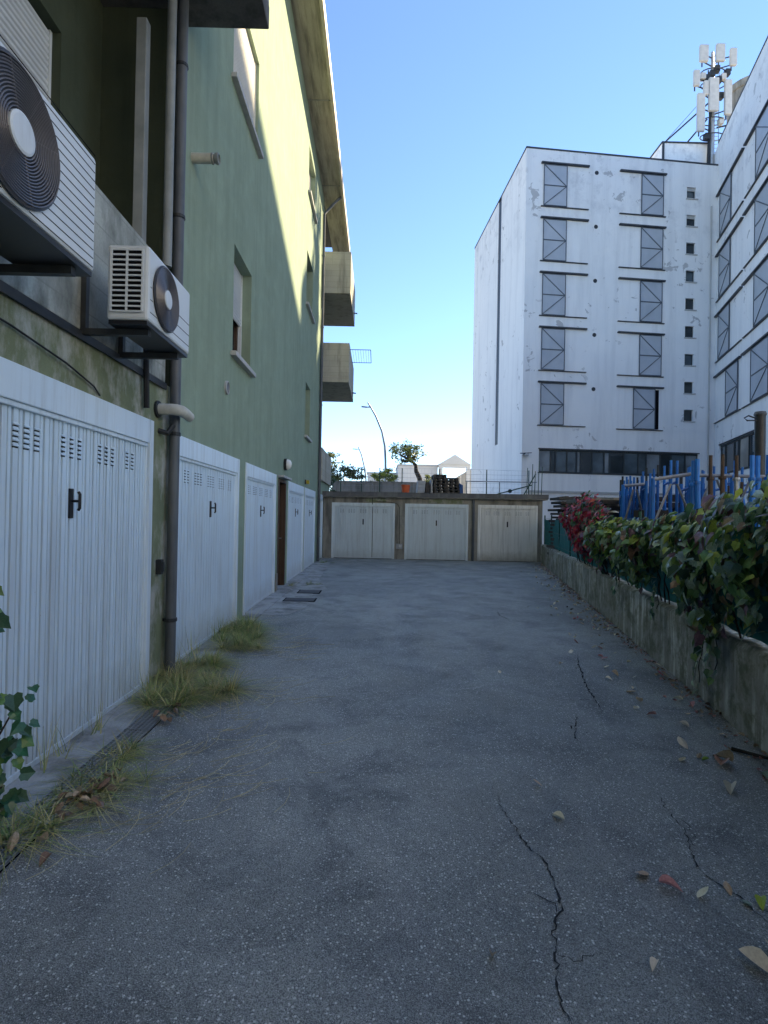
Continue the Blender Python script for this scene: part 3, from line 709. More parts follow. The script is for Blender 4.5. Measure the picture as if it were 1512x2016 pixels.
tb.build('tarpaulin', 'blue_tarp', label='folded blue tarpaulin right of the pallets on the garage roof', cat='tarpaulin')
fn = thing('wire_fence', 'thin wire fence with slim posts along the back of the garage roof', 'fence', (1.8, 23.5, RZ))
posts = [-1.6, -.72, .05, 1.0, 2.6, 4.6, 6.4]
for x in posts: MB().tube([(x, 23.5, RZ), (x, 23.5, RZ+1.22)], .022, 8).build('post', 'fence_green', fn)
mb = MB()
for k in range(7): mb.tube([(x, 23.5, RZ+.08+k*.185+.03*math.sin(x*3+k)*(k == 6)) for x in posts], .004, 4)
n = 54
for i in range(n): x = -1.6+8*i/n; mb.tube([(x, 23.5, RZ+.08), (x, 23.5, RZ+1.18)], .0025, 3)
mb.build('wire_mesh', 'galvanised', fn)
rl = thing('roof_railing', 'grey pipe railing at the right of the garage roof', 'railing', (4.7, 21, RZ))
mb = MB(); mb.tube([(3.3, 21, RZ+.55), (6.0, 20.9, RZ+.55)], .02, 8); mb.build('rail', 'galvanised', rl)
for x in (3.35, 4.6, 5.95): MB().tube([(x, 21, RZ), (x, 20.98, RZ+.55)], .02, 8).build('post', 'galvanised', rl)
hp = thing('bent_pipe', 'bent grey pipe hoop on the garage roof near the bucket', 'pipe', (-.3, 21.2, RZ))
MB().tube([(-1.0, 21.2, RZ+.42), (-.3, 21.2, RZ+.40), (-.22, 21.2, RZ+.36), (-.2, 21.2, RZ+.28), (-.2, 21.2, RZ)], .02, 8).build('pipe', 'steel_bar', hp)
gp = thing('green_fence', 'green metal fence posts and rails leaning at the right end of the garage roof', 'fence', (5.6, 19.6, RZ))
for a, b in (((4.3, 20.3, RZ+.03), (5.45, 19.6, RZ+.36)), ((5.15, 19.5, RZ+.02), (5.55, 19.5, RZ+.75))): MB().bar(a, b, .035, .035).build('rail', 'fence_green', gp)
for x, y, h in ((5.35, 19.9, 1.0), (5.48, 19.7, 1.12), (5.52, 19.5, .85), (5.62, 19.4, 1.2), (5.72, 19.35, 1.0)): MB().bar((x, y, RZ), (x+.02, y, RZ+h), .022, .022).build('post', 'fence_green', gp)

# ================================================================== WHITE OFFICE BUILDING
P0 = Vector((8.39, 32.4)); P1 = Vector((20.5, 33.6)); U1 = (P1-P0).normalized(); FL = (P1-P0).length
Ff = Fr(P0, U1, (U1.y, -U1.x)); TOP = 23.36
US = Vector((-.89, 12.4)).normalized(); SL = 12.43; Sf = Fr(P0, US, (-US.y, US.x))
UW = Vector((-.286, -.958)).normalized(); Wf = Fr(P1, UW, (-.958, .286)); WTOP = 24.75
off = thing('office_building', 'tall white plastered office building with grey sliding shutters and a side wing', 'building', (14.5, 33, 0))
sm = [(10.14, 10.74, 21.20-1.70*k, 21.90-1.70*k) for k in range(9)]
rib = (1.04, 11.12, 4.25, 5.62)
mb = MB(); mb.wall(Ff, 0, FL, 0, TOP, 0, sm+[rib], .22)
P3 = P0+US*SL; P2 = P1+US*SL
mb.wall(Sf, 0, SL, 0, TOP, 0, [(5.0, 5.7, 6.5, TOP)], .25)
mb.quad((P3.x, P3.y, 0), (P2.x, P2.y, 0), (P2.x, P2.y, TOP), (P3.x, P3.y, TOP)); mb.quad((P1.x, P1.y, 0), (P2.x, P2.y, 0), (P2.x, P2.y, TOP), (P1.x, P1.y, TOP))
mb.quad((P0.x, P0.y, TOP), (P1.x, P1.y, TOP), (P2.x, P2.y, TOP), (P3.x, P3.y, TOP))
mb.build('wall', 'white_plaster', off)
MB().box(4.98, 5.72, -.30, -.04, 6.45, TOP-.01, Sf).build('slot_back', 'coping_metal', off)
mb = MB(); wr = (1.05, 7.45, 4.3, 6.05); mb.wall(Wf, 0, 25.5, 0, WTOP, 0, [wr], .2)
q = [Wf.p(-9, -.5, 0), Wf.p(0, 0, 0), Wf.p(25.5, 0, 0), Wf.p(25.5, -13, 0), Wf.p(-9, -13, 0)]; up = Vector((0, 0, WTOP))
for i in (0, 2, 3, 4): a, b = q[i], q[(i+1) % 5]; mb.quad(a, b, b+up, a+up)
mb.poly([p+up for p in q]); mb.build('wing_wall', 'white_plaster', off)
MB().box(.3, 10.8, -.5, -.3, 4, 6, Ff).box(.5, 8, -.45, -.3, 4, 6.3, Wf).build('room_dark', 'dark_gap', off)
mb = MB(); mb.box(-.03, FL, -.2, .03, TOP, TOP+.09, Ff); mb.box(-.03, SL, -.2, .03, TOP+.003, TOP+.093, Sf); mb.build('coping', 'coping_metal', off)
MB().box(0, 25.5, -.2, .03, WTOP, WTOP+.08, Wf).build('coping', 'coping_metal', off)
MB().box(.4, FL-.3, .0, .10, 3.05, 3.17, Ff).build('ledge', 'far_grey', off)
def sliding_shutter(fr, a, b, z0, z1, ta, tb_, flip=False, lower=True):
    s = MB(); w = .036; n0, n1 = .03, .085
    s.box(a, a+w, n0, n1, z0, z1, fr); s.box(b-w, b, n0, n1, z0, z1, fr); s.box(a+w, b-w, n0, n1, z0, z0+w, fr); s.box(a+w, b-w, n0, n1, z1-w, z1, fr)
    zm = (z0+z1)/2-.02; s.box(a+w, b-w, n0, n1-.004, zm-.03, zm+.03, fr)
    sh = s.build('sliding_shutter', 'shutter_bar', off)
    MB().box(a+w, b-w, .04, .055, zm+.03, z1-w, fr).build('pane', 'shutter_glass', sh); MB().box(a+w, b-w, .04, .055, z0+w, zm-.03, fr).build('pane', 'shutter_glass', sh)
    l, r = (b-w, a+w) if flip else (a+w, b-w)
    MB().bar(fr.p(l, .072, z1-w), fr.p(r, .072, zm), .022, .045).build('brace', 'shutter_bar', sh); MB().bar(fr.p(r, .072, zm), fr.p(l, .072, z0+w), .022, .045).build('brace', 'shutter_bar', sh)
    MB().box(ta, tb_, .0, .15, z1+.03, z1+.115, fr).build('track', 'coping_metal', sh)
    if lower: MB().box(ta, tb_, .0, .09, z0-.075, z0-.03, fr).build('bottom_rail', 'coping_metal', sh)
for k in range(5):
    z = 22.47-3.24*k
    sliding_shutter(Ff, 1.06, 2.50, z-2.44, z, .90, 3.85)
    a, b = (7.18, 8.60) if k < 4 else (6.84, 8.24)
    sliding_shutter(Ff, a, b, z-2.50, z-.06, 5.80, 8.76)
MB().box(8.26, 8.50, .002, .012, 7.02, 9.4, Ff).build('dark_slit_plate', 'dark_gap', off)  # dark plate on the wall standing in for the shaded open slit
for k in range(4):
    z = 21.4-3.70*k; sft = .0 if k < 3 else 1.55
    sliding_shutter(Wf, .65+sft, 2.7+sft, z-2.75, z-.06, .12, 4.7, False)
    sliding_shutter(Wf, 6.5-(.3 if k == 3 else 0), 8.5, z-2.75, z-.06, 4.95, 9.6, False)
for i, (a, b, c, d) in enumerate(sm):
    f = MB(); n = -.18; t = .05
    f.box(a, a+t, n, n+.05, c, d, Ff); f.box(b-t, b, n, n+.05, c, d, Ff); f.box(a+t, b-t, n, n+.05, c, c+t, Ff); f.box(a+t, b-t, n, n+.05, d-t, d, Ff)
    w_ = f.build('small_window', 'window_frame_dark', off)
    MB().box(a+t, b-t, n, n+.02, c+t, d-t, Ff).build('pane', 'glass_dark' if i % 3 else 'glass_blue', w_)
    MB().box(a-.05, b+.12, .0, .06, c-.06, c-.003, Ff).build('sill', 'sill_stone', w_)
    if i < 2: MB().box(a+.01, b-.01, n+.06, n+.09, d-.2, d-.01, Ff).build('roller_blind', 'sill_stone', w_)
def ribbon(fr, r, cuts, glasses):
    a, b, c, d = r; f = MB(); n = -.14
    f.box(a, b, n, n+.08, c, c+.08, fr); f.box(a, b, n, n+.08, d-.10, d, fr)
    us = [a+(b-a)*t for t in cuts]
    for u in us: f.box(max(a, u-.04), min(b, u+.04), n, n+.075, c+.08, d-.10, fr)
    w_ = f.build('ribbon_window', 'window_frame_dark', off)
    for i, (x, y) in enumerate(zip(us, us[1:])):
        MB().box(x+.04, y-.04, n+.01, n+.03, c+.08, d-.10, fr).build('pane', glasses[i % len(glasses)], w_)
    MB().box(a-.05, b+.05, .0, .05, d, d+.06, fr).box(a-.05, b+.05, .0, .04, c-.05, c, fr).build('window_trim', 'coping_metal', w_)
ribbon(Ff, rib, [0, .075, .105, .175, .235, .26, .33, .405, .44, .53, .62, .67, .76, .83, .92, 1], ['glass_pale', 'glass_dark', 'glass_blue', 'glass_blue', 'glass_pale', 'glass_dark', 'glass_blue'])
ribbon(Wf, wr, [0, .12, .36, .47, .5, .72, .76, 1], ['glass_blue', 'glass_dark', 'glass_dark', 'glass_blue', 'glass_curtain', 'glass_dark', 'glass_blue'])
# round ports and pipe on the facade
for k in range(5): MB().lathe(Ff.p(4.35, .0, 21.9-3.24*k+.35), Ff.n, [(.12, .0), (.12, .02), (.09, .025), (.085, .005), (0, .005)], 16).build('round_vent', 'coping_metal', off)
MB().tube([Ff.p(11.72, .06, 3), Ff.p(11.72, .06, 20.8)], .045, 8).build('rain_pipe', 'far_grey', off)
# rooftop penthouse and drum
mb = MB(); mb.box(17.75, 20.75, 35, 39, TOP+.01, 25.65); mb.build('penthouse', 'white_plaster', off)
mb = MB(); mb.box(17.70, 20.8, 34.95, 39.05, 25.65, 25.74); mb.box(17.72, 17.85, 34.93, 35.0, TOP, 25.65); mb.build('penthouse_trim', 'coping_metal', off)
mb = MB().prism([(15.9, 36.2, TOP), (17.75, 36.2, TOP), (17.75, 36.2, 25.2)], (0, 2, 0)).build('stair_ramp', 'white_plaster', off)
mb = MB().lathe((23.45, 35.3, WTOP-1), (0, 0, 1), [(1.2, 0), (1.2, 5.3), (1.3, 5.32), (1.3, 5.75), (1.2, 5.78), (0, 5.8)], 36).build('roof_drum', 'grey_concrete', off, smooth=True)
# security lamps on the corner
sc = thing('flood_lamp', 'small floodlight on the left corner of the white building', 'lamp', Ff.p(.2, .1, 5.25))
MB().tube([Ff.p(-.2, .25, 5.3), Ff.p(.5, .25, 5.35)], .025, 6).box(.05, .3, .0, .28, 5.2, 5.3, Ff).build('bracket', 'coping_metal', sc)
MB().lathe(Ff.p(.18, .3, 5.22), (0, 0, -1), [(.05, -.1), (.12, .0), (.11, .05), (0, .05)], 12).build('head', 'far_grey', sc)
sc2 = thing('wall_camera', 'small dark camera on the side wall of the white building', 'camera', Sf.p(1.0, .1, 3.2))
MB().tube([Sf.p(1.2, .0, 3.25), Sf.p(1.2, .25, 3.2)], .03, 6).build('arm', 'coping_metal', sc2)
MB().lathe(Sf.p(1.2, .3, 3.12), (0, 0, 1), [(0, -.1), (.1, -.05), (.13, .05), (.08, .14), (0, .16)], 14).build('dome', 'black_plastic', sc2)

# telecom mast
ms = thing('telecom_mast', 'telecom mast with pale antenna panels on the white building roof', 'antenna', (20.75, 34.7, TOP))
mx, my = 20.75, 34.7
MB().tube([(mx, my, TOP), (mx, my, 28.5), (mx-.05, my, 31.3)], [.15, .13, .08], 12).build('pole', 'mast_steel', ms, smooth=True)
mb = MB()
for k in range(26): mb.bar((mx+.02, my, TOP+.3+k*.25), (mx+.42, my, TOP+.36+k*.25), .025)
mb.bar((mx+.42, my, TOP), (mx+.40, my, TOP+6.8), .03); mb.build('ladder', 'galvanised', ms)
mb = MB()
for k in range(4): mb.tube([(mx-.22-.05*(k % 2), my-.1+k*.06, TOP), (mx-.18, my-.1+k*.06, TOP+3), (mx-.26+.04*k, my, TOP+5), (mx-.3+.15*k, my, TOP+6.8)], .035, 6)
mb.build('cable_run', 'dark_metal', ms)
panels = [(-1.15, 30.3, .55, 1.05), (.0+.25, 30.35, .55, 1.1), (1.35, 30.1, .42, 1.1), (-1.75, 28.75, .38, 1.0), (-.28, 27.2, .62, 2.1), (.95, 27.0, .45, 2.2), (-1.35, 25.9, .48, 2.4), (-.95, 28.2, .3, .9)]
for dx, z, w, h in panels:
    dx *= .74
    dy = -.45-.1*abs(dx)*0
    p = MB().box(mx+dx-w/2, mx+dx+w/2, my+dy-.1, my+dy+.1, z, z+h).build('antenna_panel', 'antenna_grp', ms, bevel=.05)
    MB().tube([(mx+dx, my+dy+.2, z-.15), (mx+dx, my+dy+.2, z+h*.8)], .04, 6).bar((mx+dx, my+dy+.2, z+h*.2), (mx, my, z+h*.2-.15), .05).bar((mx+dx, my+dy+.2, z+h*.7), (mx, my, z+h*.7-.15), .05).build('mount', 'dark_metal', p)
for dx, z in ((-.6, 29.3), (-.2, 29.6), (.35, 29.2), (.75, 29.4), (1.1, 29.7), (-1.0, 29.4), (.55, 28.2), (.6, 26.6), (-.6, 25.6), (.2, 29.9)):
    dx *= .74
    MB().box(mx+dx-.15, mx+dx+.15, my-.3, my, z, z+.38).build('radio_unit', 'dark_metal' if random.random() < .6 else 'antenna_grp', ms, bevel=.02)
mb = MB()
for z in (29.2, 30.0, 26.9, 25.9): MB().tube([(mx+.74*math.cos(a), my+.4*math.sin(a), z) for a in [2*math.pi*i/16 for i in range(16)]], .035, 5, closed=True).build('ring_mount', 'dark_metal', ms)
for a, b in (((mx-.1, my, 28.2), (17.9, 35.2, 25.74)), ((mx-.2, my+.2, 27.2), (19.3, 36.5, 25.7)), ((mx, my, 29), (15.6, 38, TOP)), ((mx+.3, my, 26.5), (24, 36, 28))):
    MB().tube([a, b], .05 if a[2] < 28.5 else .015, 6).build('stay', 'coping_metal', ms)

# ================================================================== RIGHT WALL, FENCE
RA = Vector((5.18, 16.78)); RU = Vector((2.55-5.18, 3.58-16.78)).normalized()
RW = Fr(RA, RU, (-RU.y*-1, 0)) if False else Fr(RA, RU, (RU.y, -RU.x))   # n towards the yard
rwall = thing('boundary_wall', 'low mossy concrete wall streaked with lime along the right of the yard', 'wall', (4, 11, 0))
u0, u1 = -2.25, 21
segs = [(u0, 2.4), (2.4, 7.0), (7.0, 12.2), (12.2, u1)]
for a, b in segs:
    n = int((b-a)/.15)+1; mb = MB(); prof = [(0, 0), (0.0, .60), (-.03, .63), (-.19, .64), (-.22, .61), (-.22, 0)]
    vs = []
    for i in range(n+1):
        u = a+(b-a)*i/n
        for d, z in prof: vs.append(RW.p(u, d+(random.uniform(-.006, .006) if d > -.1 else 0), z+(random.uniform(-.008, .008) if z > 0 else -.01)))
    k = len(prof); fs = [(i*k+j, i*k+j+1, i*k+k+j+1, i*k+k+j) for i in range(n) for j in range(k-1)]+[tuple(range(k)), tuple(range(n*k, n*k+k))]
    mb.add(vs, fs); mb.build('wall_section', 'mossy_concrete', rwall, smooth=True)
fen = thing('mesh_fence', 'dark green shade-cloth fence on top of the right wall', 'fence', (4.1, 11, .64))
pu = [-2.1+2.0*i for i in range(12)]
for u in pu: MB().tube([RW.p(u, -.11, .60), RW.p(u, -.11, 1.62)], .022, 8).build('post', 'fence_green', fen)
for a, b in zip(pu, pu[1:]):
    mb = MB(); nu, nz = 10, 6
    vs = [RW.p(a+.03+(b-a-.06)*i/nu, -.10+.018*math.sin(i*1.9+j*.7+a)+random.uniform(-.004, .004), .66+(.84-.03*math.sin(math.pi*i/nu))*j/nz) for i in range(nu+1) for j in range(nz+1)]
    mb.add(vs, [(i*(nz+1)+j, (i+1)*(nz+1)+j, (i+1)*(nz+1)+j+1, i*(nz+1)+j+1) for i in range(nu) for j in range(nz)])
    mb.build('cloth_panel', 'shade_cloth', fen, smooth=2)
mb = MB()
for z in (.75, 1.1, 1.52): mb.tube([RW.p(u, -.085, z) for u in pu], .004, 4)
mb.build('wire', 'fence_green', fen)

# ------------------------------------------------------------------ creepers on the fence
def itop(u):
    pts = [(7.9, 1.55), (8.6, 1.50), (10, 1.46), (11.1, 1.50), (11.8, 1.53), (12.4, 1.62), (12.9, 1.70), (13.4, 1.78), (14.5, 1.85), (19, 1.85)]
    for (a, x), (b, y) in zip(pts, pts[1:]):
        if u <= b: return x+(y-x)*(u-a)/(b-a)
    return 1.9
def ibot(u): return .96+.14*math.sin(u*2.3)+.1*math.sin(u*5.1+1)-(.28 if 12.0 < u < 12.9 else 0)-.1*(u < 9.2)
def plant(name, label, uspan, top, bot, mats, weights, n_obj, n_stuff, smin, smax, thick):
    c = RW.p(sum(uspan)/2, -.1, .62)
    t = thing(name, label, 'climbing plant', c)
    L = []
    for i in range(n_obj+n_stuff):
        u = random.uniform(*uspan); zt, zb = top(u), bot(u)
        q = random.random()**.8; z = zb+(zt-zb)*q+random.uniform(-.07, .07)
        bulge = thick*(.35+.65*math.sin(math.pi*min(1, max(0, (z-zb+.05)/(zt-zb+.15))))**.7)*(.75+.25*math.sin(u*3.1)+.2*math.sin(u*7.7+z*5))
        inner = random.random() < .35
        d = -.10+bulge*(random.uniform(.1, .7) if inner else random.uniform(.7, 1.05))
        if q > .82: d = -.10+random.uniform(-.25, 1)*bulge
        up = .25+.9*max(0, (z-zb)/(zt-zb)-.35)
        nrm = RW.n*random.uniform(.4, 1.1)+Vector((0, 0, up))+rv(.65)
        tip = Vector((0, 0, -1))+RW.n*random.uniform(.0, .7)+rv(.6)
        near = u > uspan[0]+.25*(uspan[1]-uspan[0])
        L.append((u if not inner else -99, RW.p(u, d, z), nrm, tip, random.uniform(smin, smax)*(.8 if inner else 1), inner))
    L.sort(key=lambda e: -e[0])
    vis = [e for e in L if not e[5] and uspan[0] <= e[0] <= 13.6][:n_obj]; ids = {id(e) for e in vis}
    for e in vis: leaf_obj('leaf', random.choices(mats, weights)[0], e[1], e[2], e[3], e[4], t)
    mb = MB()
    for e in L:
        if id(e) in ids: continue
        mi = random.choices(range(len(mats)), weights)[0]
        if e[5] and random.random() < .6 and 'leaf_dark' in mats: mi = mats.index('leaf_dark')  # inner leaves mostly dark: shade inside the creeper put into their colour
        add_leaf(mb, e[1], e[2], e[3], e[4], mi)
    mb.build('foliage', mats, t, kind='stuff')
    mb = MB()
    for k in range(int((uspan[1]-uspan[0])*3.5)):
        u = random.uniform(*uspan); z = .64; pts = []; d = -.06
        zt = top(u)-.05
        while z < zt:
            pts.append(RW.p(u, d, z)); z += .12; u += random.uniform(-.07, .07); d = min(thick*.5, d+random.uniform(-.02, .06))
        if len(pts) > 2: mb.tube(pts, [.008-.005*i/len(pts) for i in range(len(pts))], 5)
    mb.build('stem', 'bark', t, kind='stuff')
    return t
GM = ['leaf_green', 'leaf_dark', 'leaf_lime', 'leaf_pale', 'leaf_brown', 'leaf_purple']
ivy = plant('creeper', 'green creeper with broad mottled leaves hanging over the right wall fence', (8.0, 19), itop, ibot, GM, [32, 22, 13, 17, 10, 6], 295, 5200, .06, .125, .36)
def rtop(u): return 2.0-.20*abs(u-6.3)/2.1-.12*(u > 7.4)
def rbot(u): return .85+.35*max(0, 5.6-u)
red = plant('red_creeper', 'crimson autumn creeper on the fence near the far end of the right wall', (4.6, 8.25), rtop, rbot, ['leaf_red', 'leaf_pink', 'leaf_purple', 'leaf_green', 'leaf_dark'], [45, 18, 18, 12, 7], 290, 900, .065, .115, .30)
# trailing sprays hanging down the wall
tr = thing('trailing_vine', 'thin leafy vine trailing down the mossy right wall', 'climbing plant', RW.p(12.6, 0, .6))
for (uu, z0, z1) in ((12.55, .95, .12), (12.75, .9, .3), (11.3, .95, .55), (9.6, .9, .55)):
    pts = []; z = z0; u = uu
    while z > z1:
        pts.append(RW.p(u, .05+.02*random.random(), z)); z -= .06; u += random.uniform(-.03, .03)
        for _ in range(2): leaf_obj('leaf', random.choice(['leaf_green', 'leaf_dark', 'leaf_pale', 'leaf_dark']), RW.p(u+random.uniform(-.06, .06), .07+.05*random.random(), z), RW.n+Vector((0, 0, .5))+rv(.5), Vector((0, 0, -1))+rv(.6), random.uniform(.05, .085), tr)
    MB().tube(pts, .004, 5).build('stem', 'bark', tr)

# ================================================================== SCAFFOLD YARD
ORD = ['first', 'second', 'third', 'fourth', 'fifth', 'sixth', 'seventh', 'eighth', 'ninth', 'tenth', 'eleventh', 'twelfth', 'thirteenth']
def scaffold_frame(x, y, h, dpt, label, group, mat='blue_paint', lean=0):
    t = thing('scaffold_frame', label, 'scaffold frame', (x, y, 0), group)
    sk = dpt*.40
    for xx, yy in ((x, y), (x+sk, y+dpt)):
        MB().tube([(xx, yy, 0), (xx+lean, yy, h-.22)], .025, 8).build('post', mat, t)
        MB().tube([(xx+lean, yy, h-.22), (xx+lean*1.05, yy, h)], .019, 8).build('spigot', random.choice(['blue_paint', 'blue_paint', 'blue_paint', 'dark_metal']), t)
    mb = MB()
    for z in (.5, 1.2, h-.34): mb.tube([(x+lean*z/h, y, z), (x+sk+lean*z/h, y+dpt, z)], .02, 6)
    mb.tube([(x, y+.03, .6), (x+sk+lean*.8, y+dpt-.03, h-.5)], .014, 6); mb.build('crossbar', mat, t)
for k in range(6): scaffold_frame(4.44+k*.068, 10.0+.02*random.random(), 2.30+random.uniform(-.015, .015), .9, ORD[k]+' blue scaffold frame from the left in the close left row', 'left row of blue frames')
for k in range(4): scaffold_frame(4.50+k*.09, 9.25+.05*k, 2.36+random.uniform(-.06, .1), .7, ORD[k]+' frame from the left between the close left row and the big rack', 'middle blue frames')
for k in range(13): scaffold_frame(4.75+k*.125+random.uniform(-.03, .03), 8.95+random.uniform(-.1, .2), 2.44+random.uniform(-.09, .08), .9, ORD[k]+' scaffold frame from the left standing in the big rack', 'blue frames in the big rack', random.choice(['blue_paint']*8+['rust_steel']))
def rack(x0, x1, y, zb, label, n=2, mat='blue_paint', slope=0):
    t = thing('storage_rack', label, 'rack', ((x0+x1)/2, y, 0)); w = (x1-x0)/n
    MB().tube([(x0, y, zb), (x1, y, zb+slope)], .028, 8).build('top_bar', 'steel_bar', t)
    MB().tube([(x0, y, zb-.75), (x1, y, zb-.75)], .022, 8).build('bottom_bar', mat, t)
    for i in range(n+1): MB().tube([(x0+i*w, y, 0), (x0+i*w, y, zb+.02)], .03, 8).build('post', mat, t)
    for i in range(n):
        a = x0+i*w; MB().tube([(a+.03, y-.03, zb-.62), (a+w*.42, y-.03, zb-.07), (a+w*.58, y-.03, zb-.07), (a+w-.03, y-.03, zb-.62)], .018, 6).build('brace', 'steel_bar', t)
rack(4.40, 4.80, 9.9, 2.12, 'small blue steel rack with inverted V brace at the left of the yard', 1, slope=.04)
rack(4.24, 4.86, 8.5, 2.14, 'big blue steel rack with inverted V brace behind the creeper', 1, slope=.10)
rack(4.90, 6.1, 8.55, 2.22, 'long blue rack behind the creeper at the right', 2)
for i, (x, y, dx, h, m, lab) in enumerate([(4.72, 8.25, .03, 2.42, 'blue_paint', 'thick blue prop leaning at the front of the big rack, left of the pair'), (4.84, 8.2, -.06, 2.44, 'blue_paint', 'thick blue prop leaning at the front of the big rack, right of the pair'),
        (5.00, 8.2, -.02, 2.50, 'rust_steel', 'rusty brown prop standing just right of the blue pair'), (5.18, 8.2, -.02, 2.52, 'rust_steel', 'rusty brown prop, second from the blue pair'), (5.34, 8.15, .0, 2.50, 'galvanised', 'slim grey prop right of the rusty ones'),
        (5.52, 8.1, .02, 2.50, 'blue_paint', 'blue prop right of the slim grey one'), (5.64, 8.15, .02, 2.5, 'blue_paint', 'second blue prop right of the slim grey one'), (5.78, 8.1, .0, 2.51, 'blue_paint', 'third blue prop right of the slim grey one'), (5.90, 8.1, .04, 2.5, 'blue_paint', 'rightmost blue prop beside the dark pole')]):
    t = thing('steel_prop', lab, 'prop', (x, y, 0), 'props at the front of the rack')
    MB().tube([(x, y, 0), (x+dx, y+.05, h-.35)], .042 if m == 'blue_paint' else .034, 10).build('outer_tube', m, t); MB().tube([(x+dx, y+.05, h-.35), (x+dx, y+.05, h)], .032 if m == 'blue_paint' else .026, 10).build('inner_tube', m if i != 4 else 'rust_steel', t)
    MB().box(x-.06, x+.06, y-.06, y+.06, 0, .01).build('foot_plate', 'rust_steel', t); MB().lathe((x+dx, y+.05, h-.36), (0, 0, 1), [(.05, -.02), (.055, 0), (.05, .03)], 10).build('collar', m, t)
up_ = thing('utility_pole', 'dark steel pole with a wire loop at the right edge of the picture', 'pole', (6.22, 9, 0))
MB().tube([(6.24, 9, 0), (6.24, 9, 3.28)], .08, 12).build('shaft', 'dark_metal', up_, smooth=True)
MB().tube([(6.24-.1, 8.95, 3.2), (6.0, 8.93, 3.24), (5.93, 8.93, 3.2), (5.98, 8.93, 3.16), (6.15, 8.95, 3.17)], .012, 6).build('loop', 'dark_metal', up_)
MB().lathe((6.24, 9, 3.26), (0, 0, 1), [(.09, 0), (.095, .02), (.08, .06), (0, .07)], 12).build('cap', 'pipe_grey', up_)
# stacked planks beyond the fence
def plank_stack(x0, x1, y, zt, layers, label, mat, dep=.9):
    t = thing('plank_stack', label, 'timber', ((x0+x1)/2, y, 0)); h = zt/layers
    for k in range(layers):
        a = x0+random.uniform(-.07, .07); b = x1+random.uniform(-.12, .12); dy = random.uniform(-.05, .05); c = (random.uniform(-.03, .03))
        f = Fr((0, y+dy), (1, c), (-c, 1))
        MB().box(a, b, 0, dep, k*h+.002, k*h+h*random.uniform(.55, .75), f).build('plank', mat, t)
        if k % 2: 
            for xx in (a+.2, (a+b)/2, b-.2): MB().box(xx, xx+.08, .05, dep-.05, k*h+h*.6, (k+1)*h, f).build('spacer', mat, t)
plank_stack(5.05, 6.9, 14.2, 2.08, 14, 'tall stack of pale weathered planks behind the red creeper', 'timber_weathered')
plank_stack(5.15, 6.0, 15.6, 2.16, 20, 'dark close stack of boards behind the fence by the garage corner', 'timber_dark')
plank_stack(5.95, 7.6, 15.6, 2.2, 13, 'stack of mossy planks behind the pale plank stack', 'timber_weathered')
plank_stack(4.95, 6.3, 10.1, 2.0, 16, 'long stack of dark boards added to darken the space behind the blue frames', 'timber_dark', .6)  # made-up dark stacks stand for the blackness between the frames
plank_stack(4.45, 4.85, 11.0, 1.95, 15, 'short stack of dark boards added to darken the space behind the close left row of frames', 'timber_dark', .5)
plank_stack(4.5, 5.0, 9.4, 1.75, 9, 'low stack of dark boards added to darken the inside of the big rack', 'timber_dark', .5)
hs = MB(); hs.tube([(5.6, 14.0, 1.95), (5.75, 13.6, 1.75), (5.95, 13.3, 1.6), (6.2, 13.1, 1.5)], .03, 8); hs.build('hose', 'pipe_pale', label='pale hose sloping down right of the red creeper', cat='hose')

# ================================================================== FAR BACKGROUND
MB().box(-2.5, 3.2, 30, 30.2, 0, 3.32).box(-2.55, 3.25, 29.97, 30.23, 3.32, 3.37).build('concrete_wall', 'grey_concrete', label='plain grey concrete wall beyond the garage roof', cat='wall')
def leafy(name, label, cat, c, rad, n, size, mat, trunk=None, clumps=40, limbs=True):
    t = thing(name, label, cat, (c[0], c[1], 0)); mb = MB(); C = Vector(c)
    pts = []
    for _ in range(clumps):
        d = rv(1)
        while d.length > 1 or d.length < .25: d = rv(1)
        pts.append(C+Vector((d.x*rad[0], d.y*rad[1], d.z*rad[2])))
    per = n//clumps
    for p in pts:
        r = random.uniform(.14, .26)*max(rad)
        for _ in range(per):
            q = p+Vector((random.gauss(0, r*.5), random.gauss(0, r*.5), random.gauss(0, r*.32)))
            add_leaf(mb, q, Vector((0, 0, 1))+rv(.9), rv(1), random.uniform(.7, 1.3)*size, 0, SIMPLE)
    mb.build('crown', mat, t, kind='stuff')
    if trunk:
        MB().tube(*trunk, 10).build('trunk', 'bark', t, smooth=True)
        top = Vector(trunk[0][-1]); mb = MB()
        for p in pts[::2]:
            m = top.lerp(p, .5)+Vector((0, 0, -.15)); mb.tube([top, m, p], [.07, .04, .012], 5)
        mb.build('branch', 'bark', t)
    else:
        mb = MB(); b = Vector((c[0], c[1], 0))
        for p in pts[::3]: mb.tube([b+Vector((random.uniform(-.1, .1), 0, 0)), b.lerp(p, .6), p], [.05, .03, .01], 5)
        mb.build('stem', 'bark', t)
    return t
leafy('street_tree', 'small leaning tree with a sparse rounded crown beyond the garages', 'tree', (2.25, 45, 6.75), (1.5, 1.5, .85), 1500, .16, 'tree_leaf', ([(3.7, 45, 0), (3.5, 45, 3.6), (3.35, 45, 4.6), (3.05, 45, 5.2), (3.0, 45, 5.7), (2.6, 45, 6.1)], [.30, .24, .21, .18, .15, .08]), 60)
leafy('street_tree', 'low leafy tree beside the small leaning tree', 'tree', (4.6, 47, 4.6), (.9, .8, .5), 500, .17, 'tree_leaf', ([(4.4, 47, 0), (4.4, 47, 3), (4.4, 47, 4.2)], [.1, .08, .05]), 16)
leafy('bush', 'olive green bush above the concrete wall beside the green building', 'bush', (-2.2, 36, 3.85), (1.4, 1.2, 1.0), 2600, .14, 'bush_leaf', None, 40)
